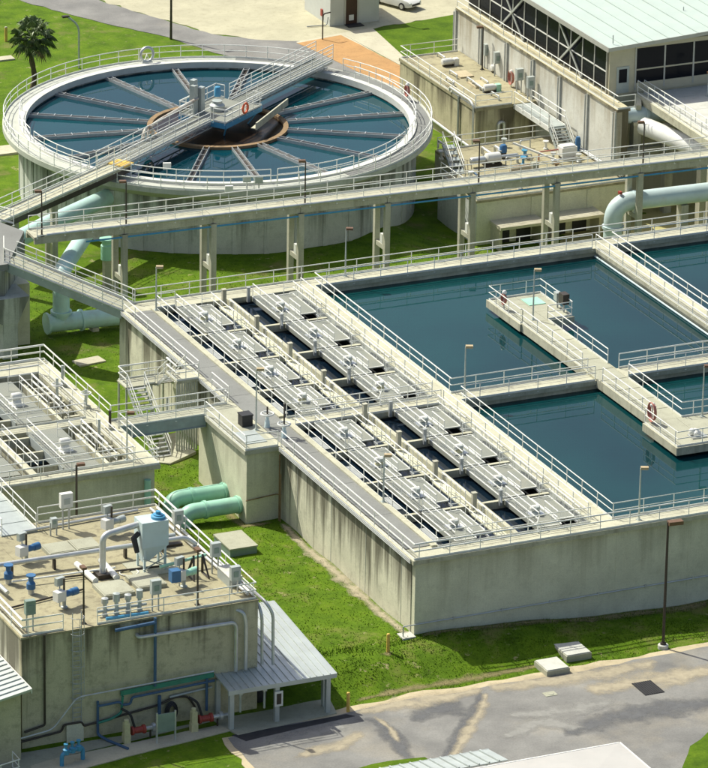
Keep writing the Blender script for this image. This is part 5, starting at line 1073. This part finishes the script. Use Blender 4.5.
def eq(u, v, z, name, label, cat, parts):
    q = at(u, v, z); t = thing(name, label, cat, (q.x, q.y, z))
    for pn, kind, mat, a in parts:
        b = MB()
        if kind == 'box': b.cbox(q.x+a[0], q.y+a[1], z+a[2], a[3], a[4], a[5])
        elif kind == 'drum': b.lathe((q.x+a[0], q.y+a[1], z+a[2]), [(0,0),(a[3],0),(a[3],a[4]*.8),(a[3]*.7,a[4]),(0,a[4])], 14)
        else: b.lathe((q.x+a[0], q.y+a[1], z+a[2]), [(0,0),(a[3]*.8,.04),(a[3],.12),(a[3],a[4]-.1),(a[3]*.7,a[4]),(0,a[4])], 14, axis='x')
        b.build(pn, MT[mat], t, smooth=kind != 'box')
eq(492, 165, LZ, 'blower', 'white blower with silver pipe on the chamber deck, left', 'machine', (('casing','hcyl','white',(-.6,0,.6,.42,1.3)),('base','box','steel_dark',(0,0,0,1.4,.7,.2)),('inlet','hcyl','alu',(-1.9,0,.55,.28,1.3))))
eq(503, 158, LZ, 'small_motor', 'small blue and black motor behind the white blower', 'motor', (('motor','drum','blue',(0,0,.5,.3,.6)),('stand','box','steel_dark',(0,0,0,.4,.4,.5))))
eq(567, 158, LZ, 'white_tank', 'white chemical unit at the foot of the stairs', 'machine', (('tank','box','white',(0,0,.25,1.3,.9,.75)),('lid','box','white',(0,0,1.002,1.1,.7,.1)),('base','box','steel_dark',(0,0,0,1.1,.8,.25))))
eq(585, 148, LZ, 'vent_stack', 'pale bent vent stack beside the pale wall', 'pipe', (('stack','drum','pale_blue_pipe',(0,0,0,.38,3.0)),('hood','hcyl','white',(-.35,0,2.9,.42,1.1)),('valve','drum','blue',(-.9,-.5,.0,.22,1.2))))
eq(520, 172, LZ, 'pipe_stack', 'rusty orange pipe fittings lying on the chamber deck', 'pipe', (('fitting','hcyl','sand',(-.9,0,.25,.22,1.8)),('fitting','hcyl','rust',(-.3,.5,.2,.18,1.6)),('fitting','box','hatch',(1.3,.1,0,.5,.5,.6))))
eq(536, 178, LZ, 'cover_sheet', 'dark tilted cover on the chamber deck edge', 'cover', (('sheet','box','steel_dark',(0,0,.0,1.8,.7,.3)),('rib','box','navy',(0,0,.302,1.9,.2,.06))))
eq(600, 150, LZ, 'gate_lifter', 'slim grey gate stem at the right of the chamber deck', 'valve', (('stem','drum','rail_dark',(0,0,0,.1,1.8)),('wheel','drum','white',(0,0,1.5,.3,.08))))
b = MB(); q = at(513, 143, 3.6); b.beam((q.x, q.y, 3.6), (q.x+2.6, q.y-2.8, 2.7), .14, .14); tag(b.build('loose_pole', MT['white']), 'white pole leaning across the chamber railing', 'pole')
st = thing('vault_stair', 'grey metal ramp and stair from the vault roof down to the chamber deck', 'stairs', (49, 82, 2))
A, B_ = Vector((48.9, 84.6, UZ)), Vector((48.9, 78.2, UZ-.1))
for i in range(5): b = MB(); b.box(48.2, 49.6, B_.y+i*1.28, B_.y+i*1.28+1.25, UZ-.16, UZ-.06); b.build('deck_plate', MT['cab'], st)
for xx in (48.15, 49.62): b = MB(); b.box(xx, xx+.06, 78.1, 84.5, UZ-.42, UZ-.02); b.build('girder', MT['white'], st); railing(st, [(xx, 84.4, UZ), (xx, 78.2, UZ)], 1.07, 1.6, True, False)
stairs(st, (48.9, 78.2, UZ-.1), (48.9, 76.6, LZ), 1.4, 'cab')
# stair from the tank rim to the chamber
sr = thing('rim_stair', 'short railed stair from the tank rim to the chamber deck', 'stairs', (37.5, 76, 2.4))
stairs(sr, (39.6, 78.6, 3.5), (38.6, 74.6, LZ), .9, 'cab')
# ------------------------------------------------------------------ pale terrace wall and the building with mint roof
TX = 50.2; TZ = 7.5
tw = thing('terrace_wall', 'long pale concrete terrace wall with railing on top', 'wall', (TX+.6, 86, -1))
yy = 70.6
k = 0
while yy < 99.5:
    y2 = min(yy+4.8, 99.6); b = MB(); b.box(TX, TX+.45, yy, y2-.03, -1.5, TZ-.22); b.build('wall_panel', MT['white_wall'], tw)
    b = MB(); b.cbox(TX-.06, yy+.1, -1, .14, .14, TZ+.8); b.tube([(TX-.1, yy+.45, .5), (TX-.1, yy+.45, TZ-.4)], .06, 6); b.build('downpipe', MT['rail_dark'], tw); yy = y2
b = MB(); b.box(TX-.1, TX+1.06, 70.4, 99.6, TZ-.22, TZ); b.build('coping', MT['ochre_wall'], tw)
b = MB(); b.box(TX+.46, TX+1.0, 70.6, 71.0, -1.5, TZ-.23); b.build('end_wall', MT['ochre_wall'], tw); b = MB(); b.box(TX+.02, TX+.46, 99.602, 100, -1.5, TZ-.2); b.build('end_wall', MT['white_wall'], tw)
railing(tw, [(TX, 99.5, TZ), (TX, 70.5, TZ), (TX+1.5, 70.5, TZ)], 1.07, 2.2)
b = MB()
for dx, rr in ((-.16, .1), (-.36, .08)): b.tube([(TX+dx, 84, 2.6), (TX+dx, 69, 2.6)], rr, 8)
b.build('pipe', MT['alu'], tw, smooth=True)
gb = thing('glazed_building', 'building with pale mint roof and dark bronze window bands', 'building', (60, 85, TZ))
BX, BY, BE = TX+1.0, 74.0, 11.6
b = MB(); b.box(BX+.1, 84, BY+.1, 99.4, -1.5, BE-.3); b.build('core', MT['beige_clad'], gb)
# left facade: window bays along Y
nb = 12; wy = 2.08
for i in range(nb):
    y0 = BY+.5+i*wy
    for (za, zb) in ((TZ+.15, TZ+1.7), (TZ+1.8, BE-.45)):
        b = MB(); b.box(BX, BX+.08, y0+.06, y0+wy-.06, za, zb); b.build('window_pane', MT['glass'], gb)
    b = MB(); b.box(BX-.06, BX+.099, y0-.07, y0+.055, TZ, BE-.35); b.build('mullion', MT['mullion'], gb)
b = MB(); b.box(BX-.05, BX+.098, BY+.5, BY+.5+nb*wy, TZ+1.705, TZ+1.795); b.build('transom', MT['white'], gb)
for y0 in (BY+4.6, BY+15.0):
    b = MB(); b.beam((BX-.14, y0, TZ+.1), (BX-.14, y0+4.2, BE-.5), .07, .16); b.beam((BX-.2, y0+4.2, TZ+.1), (BX-.2, y0, BE-.5), .07, .16); b.build('cross_brace', MT['alu'], gb)
# front facade: window bays along X
b = MB(); b.box(BX-.02, BX+2.2, BY, BY+.1, TZ, BE-.35); b.build('corner_cladding', MT['beige_clad'], gb)
b = MB(); b.box(BX+.6, BX+1.7, BY-.05, BY-.002, TZ+.05, TZ+2.2); dd = b.build('door', MT['cab'], gb); b = MB(); b.box(BX+.8, BX+1.5, BY-.07, BY-.052, TZ+.9, TZ+2.0); b.build('door_pane', MT['glass'], dd)
for i in range(10):
    x0 = BX+2.25+i*2.55
    for za, zb in ((TZ+.75, TZ+1.75), (TZ+1.87, BE-.55)):
        b = MB(); b.box(x0+.07, x0+2.48, BY+.0, BY+.09, za, zb); b.build('window_pane', MT['glass'], gb)
    b = MB(); b.box(x0-.07, x0+.065, BY-.06, BY+.098, TZ+.2, BE-.5); b.build('mullion', MT['mullion'], gb)
b = MB(); b.box(BX+2.2, 82, BY-.05, BY+.097, TZ+1.75, TZ+1.87); b.box(BX+2.2, 82, BY-.04, BY+.096, BE-.54, BE-.2); b.box(BX+2.2, 82, BY-.04, BY+.096, TZ, TZ+.73); b.build('transom', MT['beige_clad'], gb)
for i in range(12):
    xa = BX-.45+i*2.6
    rz_ = lambda x: BE-.3+.05*(x-BX)
    b = MB(); b.prismy([(xa, rz_(xa)), (xa+2.585, rz_(xa+2.585)), (xa+2.585, rz_(xa+2.585)+.22), (xa, rz_(xa)+.22)], BY-.6, 100); b.prismy([(xa+.01, rz_(xa)+.22), (xa+.09, rz_(xa)+.22), (xa+.09, rz_(xa)+.29), (xa+.01, rz_(xa)+.29)], BY-.6, 100); b.prismy([(xa+1.3, rz_(xa+1.3)+.22), (xa+1.37, rz_(xa+1.3)+.22), (xa+1.37, rz_(xa+1.3)+.28), (xa+1.3, rz_(xa+1.3)+.28)], BY-.6, 100); b.build('roof_sheet', MT['roof_green'], gb)
b = MB(); b.box(BX-.5, BX-.45, BY-.6, 100, BE-.42, BE-.02); b.build('fascia', MT['mullion'], gb); b = MB(); b.beam((BX-.5, BY-.63, BE-.2), (84, BY-.63, BE+1.45), .05, .3); b.build('fascia', MT['mullion'], gb)
for xx, yy_ in ((BX+.3, BY+.2), (BX+.2, 88), (BX+9, 79)): b = MB(); b.tube([(xx, yy_, BE), (xx, yy_, BE+.7)], .04, 6); b.build('lightning_rod', MT['rail_dark'], gb)
# ------------------------------------------------------------------ raised deck and pipe gallery at the right edge
rd = thing('raised_deck', 'raised concrete deck on columns in front of the glazed building', 'deck', (58, 69, -1.3))
def rdb(name, mat, *q):
    b = MB(); b.box(*q); return b.build(name, MT[mat], rd)
for i in range(4): rdb('deck_slab', 'hatch_pale', 54.0, 70, 62.5+i*3.2, 65.67+i*3.2, TZ-.45, TZ-.2)
b = MB(); b.beam((53.4, 73.2, TZ-.15), (53.4, 59.0, TZ-.35), .55, .6); b.build('edge_beam', MT['deck'], rd); b = MB(); b.beam((TX+2.3, 71.4, TZ-.4), (53.4, 73.2, TZ-.1), .4, .4); b.build('edge_beam', MT['deck'], rd)
for x, y in ((52.4, 71.6), (54.4, 69.9), (54.6, 64.5), (60, 64.5), (60, 71)):
    rdb('column', 'pier', x-.33, x+.33, y-.33, y+.33, -2.2, 5.7); rdb('capital', 'pier', x-.4, x+.4, y-.4, y+.4, 5.702, 6.0)
rdb('cross_beam', 'pier', 51.2, 55.4, 71.0, 71.5, 3.3, 3.9); b = MB(); b.beam((51.4, 70.4, 3.6), (56, 66, 3.6), .4, .6); b.build('cross_beam', MT['pier'], rd)
railing(rd, [(53.3, 73.2, TZ+.12), (53.3, 59, TZ-.06)], 1.07, 1.8); railing(rd, [(53.6, 73.0, TZ+.1), (53.6, 59, TZ-.06)], 1.07, 1.8, True, False) if False else None
railing(rd, [(54.6, 74.2, TZ-.2), (70, 74.2, TZ-.2)], 1.0, 1.6); railing(rd, [(54.3, 74, TZ-.2), (54.3, 62, TZ-.2)], 1.07, 1.8)
lamp((58.6, 71.5, TZ-.2), 1.9, 'short lamp with tan head on the raised deck', 'lamp_brown', 'lamp_post', (.2, 0))
pg = thing('pipe_gallery', 'white process pipes passing under the raised deck', 'pipe', (55, 69, 4))
b = MB(); b.tube([at(616, 116, 6.4), at(664, 113, 6.3)], .66, 20); b.build('pipe', MT['pale_blue_pipe'], pg, smooth=True)
b = MB(); b.lathe(tuple(at(643, 114.4, 6.35)), [(.66,0),(.8,0),(.8,.25),(.66,.25)], 20, axis='x'); b.build('flange', MT['pale_blue_pipe'], pg, smooth=True)
b = MB(); b.tube([at(644, 126, 5.9), at(675, 139, 5.7), at(712, 155, 5.5)], .72, 20); b.build('pipe', MT['white'], pg, smooth=True)
b = MB(); b.tube([(55.5, 70.5, 5.4), (59, 66.5, 5.4)], .5, 16); b.build('pipe', MT['cab'], pg, smooth=True)
bp = thing('elbow_main', 'large pale blue elbow pipe rising beside the basin rear deck', 'pipe', (45, 61, -1.5))
b = MB(); b.tube(fillet([(44.7, 60.1, -1.6), (44.7, 60.1, 3.9), (62, 59.6, 3.82)], 1.5, 12), .72, 22); b.build('pipe', MT['pale_blue_pipe'], bp, smooth=True)
b = MB(); b.lathe((44.7, 60.1, 1.9), [(.72,0),(.84,0),(.84,.2),(.72,.2)], 22); b.build('flange', MT['pale_blue_pipe'], bp, smooth=True)
b = MB(); b.lathe((46.3, 60.05, 3.89), [(.72,0),(.8,0),(.8,.25),(.72,.25)], 22, axis='x'); b.build('flange', MT['pale_blue_pipe'], bp, smooth=True)
b = MB(); b.cbox(45.2, 60.1, 4.55, .22, .3, .2); b.build('air_valve', MT['red'], bp)
for xx in (50.5, 56): b = MB(); b.cbox(xx, 59.9, -1.6, .6, .8, 4.75); b.build('saddle', MT['pier'], bp)
# ------------------------------------------------------------------ back yard: small building, cars, lamps, palm
hb = thing('small_building', 'small pale grey building with dark door at the top edge', 'building', (51, 123, 0))
qa, qb, qc = at(330, 26.5, 0), at(376, 17, 0), at(309, 13, 0)
ex = Vector((qb.x-qa.x, qb.y-qa.y, 0)); ey = Vector((qc.x-qa.x, qc.y-qa.y, 0))
ex = Vector((1, 0, 0))*ex.length; ey = Vector((0, 1, 0))*max(ey.length, 5.5)
bx0, by0 = qa.x, qa.y; bx1, by1 = bx0+4.6, by0+5.4
b = MB(); b.box(bx0, bx1, by0, by1, -.2, 3.4); b.build('wall', MT['stucco'], hb)
b = MB(); b.box(bx0-.3, bx1+.3, by0-.3, by1+.3, 3.4, 3.7); b.build('roof', MT['roof_white'], hb)
b = MB(); b.box(bx0+1.45, bx0+2.5, by0-.06, by0-.002, .05, 2.25); dr_ = b.build('door', MT['brown_door'], hb)
b = MB(); b.box(bx0+1.75, bx0+2.2, by0-.075, by0-.062, .35, .85); b.build('door_vent', MT['white'], dr_)
b = MB(); b.box(bx0+1.3, bx0+1.44, by0-.08, by0-.003, 0, 2.4); b.box(bx0+2.51, bx0+2.64, by0-.08, by0-.003, 0, 2.4); b.build('door_frame', MT['mullion'], hb)
b = MB(); b.box(bx0+1.3, bx0+2.8, by0-1.0, by0-.1, .04, .07); b.build('door_mat', MT['black'], hb)
b = MB(); b.box(bx0-.12, bx0-.002, by0+1.5, by0+1.8, .5, 1.1); b.build('hose_box', MT['red'], hb)
b = MB(); b.tube(fillet([(bx0-2, by0+.4, .1), (bx0-.2, by0+.2, .1), (bx0-.1, by0+.2, .8)], .2), .05, 6); b.build('tap_pipe', MT['rail_dark'], hb)
b = MB(); b.tube(fillet([(46.2, 117.4, 0), (46.2, 117.4, 2.3), (47.0, 117.6, 2.3)], .3), .06, 6); tag(b.build('stand_pipe', MT['steel_dark'], smooth=True), 'dark bent stand pipe beside the orange mulch bed', 'pipe')
def car(px, label, col, rz, name='parked_car'):
    q = at(px[0], px[1], 0); t = thing(name, label, 'car', (q.x, q.y, 0.02), 'parked cars'); c, s = math.cos(rz), math.sin(rz)
    def W(p): return (q.x+p[0]*c-p[1]*s, q.y+p[0]*s+p[1]*c, .02+p[2])
    secs = [(-2.3,.35,.62,.78),(-2.15,.3,.86,.86),(-1.5,.28,.96,.9),(-.9,.26,.98,.92),(.7,.26,.98,.92),(1.3,.28,.92,.9),(2.0,.3,.80,.84),(2.28,.36,.62,.7)]   # x, z0, z1, half width
    b = MB(); V = []; Fc = []
    for x, z0, z1, hw in secs: V += [W((x,-hw,z0)), W((x,-hw,(z0+z1)/2+.05)), W((x,-hw*.9,z1)), W((x,hw*.9,z1)), W((x,hw,(z0+z1)/2+.05)), W((x,hw,z0))]
    for i in range(len(secs)-1):
        for j in range(6): Fc.append((i*6+j, i*6+(j+1) % 6, (i+1)*6+(j+1) % 6, (i+1)*6+j))
    Fc += [(5,4,3,2,1,0), tuple(len(secs)*6-6+j for j in range(6))]; b.add(V, Fc); b.build('body', MT[col], t, smooth=True)
    cs = [(-1.75,.92,.8,.9),(-1.0,1.38,.62,.0),(.15,1.42,.62,0),(1.15,.93,.78,0)]
    b = MB(); V = []; Fc = []
    for x, zt, hw, _ in cs: V += [W((x,-.84,.88)), W((x,-hw,zt)), W((x,hw,zt)), W((x,.84,.88))]
    for i in range(3):
        for j in range(4): Fc.append((i*4+j, i*4+(j+1) % 4, (i+1)*4+(j+1) % 4, (i+1)*4+j))
    Fc += [(3,2,1,0), (12,13,14,15)]; b.add(V, Fc); b.build('cabin_glass', MT['glass'], t, smooth=True)
    b = MB(); b.add([W((-1.0,-.6,1.385)), W((.15,-.6,1.425)), W((.15,.6,1.425)), W((-1.0,.6,1.385)), W((-1.0,-.6,1.42)), W((.15,-.6,1.46)), W((.15,.6,1.46)), W((-1.0,.6,1.42))], [(3,2,1,0),(4,5,6,7),(0,1,5,4),(1,2,6,5),(2,3,7,6),(3,0,4,7)]); b.build('roof', MT[col], t)
    for x in (-1.4, 1.42):
        for sy in (-1, 1):
            b = MB(); b.tube([W((x, sy*.7, .33)), W((x, sy*.93, .33))], .33, 18); wh = b.build('wheel', MT['black'], t, smooth=True)
            b = MB(); b.tube([W((x, sy*.9, .33)), W((x, sy*.945, .33))], .2, 14); b.build('rim', MT['alu'], wh)
    for sy in (-.62, .62): b = MB(); b.tube([W((2.1, sy, .66)), W((2.24, sy, .62))], .12, 10); b.build('headlight', MT['cab'], t)
    b = MB(); b.beam(W((2.29, -.5, .5)), W((2.29, .5, .5)), .05, .16); b.build('grille', MT['black'], t)
car((396, 5), 'white sedan parked beside the lawn at the top edge', 'white', R(-66)); car((452, -9), 'pale car cut by the top edge beyond the lawn', 'lamp_post', R(-64))
# background lamps
q = at(79, 68, 0); t = thing('street_lamp', 'grey curved arm street lamp on the lawn behind the tank', 'lamp', (q.x, q.y, 0))
b = MB(); b.tube(fillet([(q.x,q.y,0), (q.x,q.y,3.7), (q.x-.9,q.y+.3,4.5)], .8, 8), .09, 8); b.build('pole', MT['lamp_post'], t, smooth=True); b = MB(); b.cbox(q.x-1.05, q.y+.35, 4.42, .6, .3, .16); b.build('lamp_head', MT['steel_dark'], t)
q = at(171, 39, 0); t = thing('street_lamp', 'dark lamp pole standing by the back road', 'lamp', (q.x, q.y, 0)); b = MB(); b.tube([(q.x,q.y,0), (q.x,q.y,7.5)], [.12,.08], 8); b.build('pole', MT['steel_dark'], t, smooth=True); b = MB(); b.cbox(q.x+.3, q.y, 7.35, .7, .4, .2); b.build('lamp_head', MT['lamp_brown'], t)
q = at(378, 20, 0); t = thing('street_lamp', 'thin grey pole beside the white sedan', 'lamp', (q.x, q.y, 0)); b = MB(); b.tube([(q.x,q.y,0), (q.x,q.y,6)], .06, 8); b.build('pole', MT['lamp_post'], t, smooth=True); b = MB(); b.cbox(q.x+.3, q.y, 5.9, .6, .3, .15); b.build('lamp_head', MT['lamp_post'], t)
q = at(6, 41, 0); t = thing('bollard', 'yellow marker post on the back lawn', 'bollard', (q.x, q.y, 0)); b = MB(); b.tube([(q.x,q.y,-.1), (q.x,q.y,1.2)], .13, 10); b.build('post', MT['yellow'], t, smooth=True)
b = MB(); b.lathe((q.x,q.y,1.2), [(.13,0),(.1,.06),(0,.09)], 10); b.build('cap', MT['deck'], t)
# small slab and pipes left of the tank
for (u, v, a_, b__) in ((4, 59, 1.6, 1.0), (10, 150, 4.5, 2.0)): q = at(u, v, 0); struct(MB().cbox(q.x, q.y, -.2, a_, b__, .3).build('path_slab', MT['path']))
# palm
pm = at(33, 88, 0); px_, py_ = pm.x, pm.y
pt = thing('palm_tree', 'cabbage palm with a round frond crown on the lawn behind the tank', 'tree', (px_, py_, 0))
pts = [(px_+.12*math.sin(i*.7), py_, i*.42) for i in range(11)]; b = MB(); b.tube(pts, [.2+.03*((i % 2))+.08*(i == 0) for i in range(11)], 10); b.build('trunk', MT['trunk'] if 'trunk' in MT else plain('palm bark', (.10,.075,.045), .95, 0, .3, 6), pt, smooth=True)
def mk_frond():
    m, t, b = nodes('palm frond'); g = N(t, 'ShaderNodeObjectInfo')
    c = ramp(t, noise(t, 2.2, 4, .6), [(.3, (.05,.085,.025)), (.5, (.10,.155,.05)), (.72, (.22,.26,.10))]); t.links.new(c, b.inputs['Base Color']); b.inputs['Roughness'].default_value = .5; return m
FM = mk_frond(); dead = plain('dry frond', (.22,.17,.08), .9, 0, .2, 4)
cz = 4.35
for i in range(46):
    az = i*2.399963; f = (i+.5)/46; el = R(82-f*135)+random.uniform(-.12, .12)
    L = random.uniform(1.0, 1.35); d0 = Vector((math.cos(az)*math.cos(el), math.sin(az)*math.cos(el), math.sin(el))); o = Vector((px_, py_, cz))
    b = MB(); tip = o+d0*L; b.tube([o, o+d0*L*.5, tip], [.035, .025, .015], 4)
    side = d0.cross(Vector((0,0,1))); side = side.normalized() if side.length > .05 else Vector((1,0,0)); nrm = side.cross(d0)
    for j in range(15):
        a = -1.9+3.8*j/14; ld = (d0*math.cos(a)+side*math.sin(a)).normalized(); ll = random.uniform(.75, 1.05)*(1-.18*abs(a)/1.9)
        wv = ld.cross(nrm).normalized()*.055; m1 = tip+ld*ll*.55+nrm*.04; e = tip+ld*ll-Vector((0,0,.28+.15*random.random()))
        b.add([tip-wv*.4, tip+wv*.4, m1+wv, e, m1-wv], [(0,1,2,3,4)])
    b.build('frond', dead if f > .93 else FM, pt)
# ------------------------------------------------------------------ grass blades on the turf
def grass_ok(x, y):
    ok = np.ones_like(x, bool)
    def cut(x0, x1, y0, y1): ok[(x > x0) & (x < x1) & (y > y0) & (y < y1)] = False
    cut(-.1, 70, 0.1, 50); cut(-2.5, 0, 20.9, 29.7); cut(-34, -8.4, 20.8, 42); cut(-28, -12.3, -4.5, 12.1); cut(-15.6, -7.9, -8.6, 3.3); cut(-5.8, -3.2, 15.9, 19.3); cut(-3.9, 0, 33, 40.5)
    ok[np.hypot(x-C0[0], y-C0[1]) < RI+.5] = False
    return ok
def inpoly(x, y, poly):
    r_ = np.zeros_like(x, bool); n = len(poly)
    for i in range(n):
        x0, y0 = poly[i]; x1, y1 = poly[(i+1) % n]
        c = ((y0 > y) != (y1 > y)) & (x < (x1-x0)*(y-y0)/(y1-y0+1e-12)+x0); r_ ^= c
    return r_
vp = [tuple(at(u, v, RZ)[:2]) for u, v in verge_px]
def blades(n, x0, x1, y0, y1, h0, h1, seed):
    g = np.random.default_rng(seed); x = g.uniform(x0, x1, n); y = g.uniform(y0, y1, n)
    k = grass_ok(x, y) & ~inpoly(x, y, vp); x, y = x[k], y[k]
    cl = np.sin(x*1.7+2*np.sin(y*.9))*np.sin(y*1.9+1.5*np.sin(x*.6)); k = g.random(len(x)) < .55+.4*cl; x, y = x[k], y[k]
    return x, y, g.uniform(h0, h1, len(x)), g
S = [blades(36000, -9, 26, -8, 1, .03, .10, 1), blades(24000, -13, 0, 0, 34, .03, .10, 2), blades(20000, -10, 40, 50, 72, .03, .11, 3), blades(2500, -9, 24, -.6, .25, .06, .2, 4)]
VV = []; n0 = 0
for x, y, h_, g in S:
    z = height(x, y); a = g.uniform(0, 6.28, len(x)); w_ = .025+.025*g.random(len(x)); lx = g.normal(0, .06, len(x)); ly = g.normal(0, .06, len(x))
    p0 = np.stack([x-np.cos(a)*w_, y-np.sin(a)*w_, z-.02], 1); p1 = np.stack([x+np.cos(a)*w_, y+np.sin(a)*w_, z-.02], 1); p2 = np.stack([x+lx, y+ly, z+h_], 1)
    VV.append(np.stack([p0, p1, p2], 1).reshape(-1, 3))
VV = np.concatenate(VV); me = bpy.data.meshes.new('grass_blades'); nn = len(VV)
me.vertices.add(nn); me.vertices.foreach_set('co', VV.ravel()); me.loops.add(nn); me.loops.foreach_set('vertex_index', np.arange(nn)); me.polygons.add(nn//3); me.polygons.foreach_set('loop_start', np.arange(0, nn, 3)); me.update(calc_edges=True); me.validate()
me.materials.append(MT['grass'])
gr = bpy.data.objects.new('grass', me); scn.collection.objects.link(gr); gr['kind'] = 'stuff'; gr['label'] = 'short green grass growing on the turf between the basins'
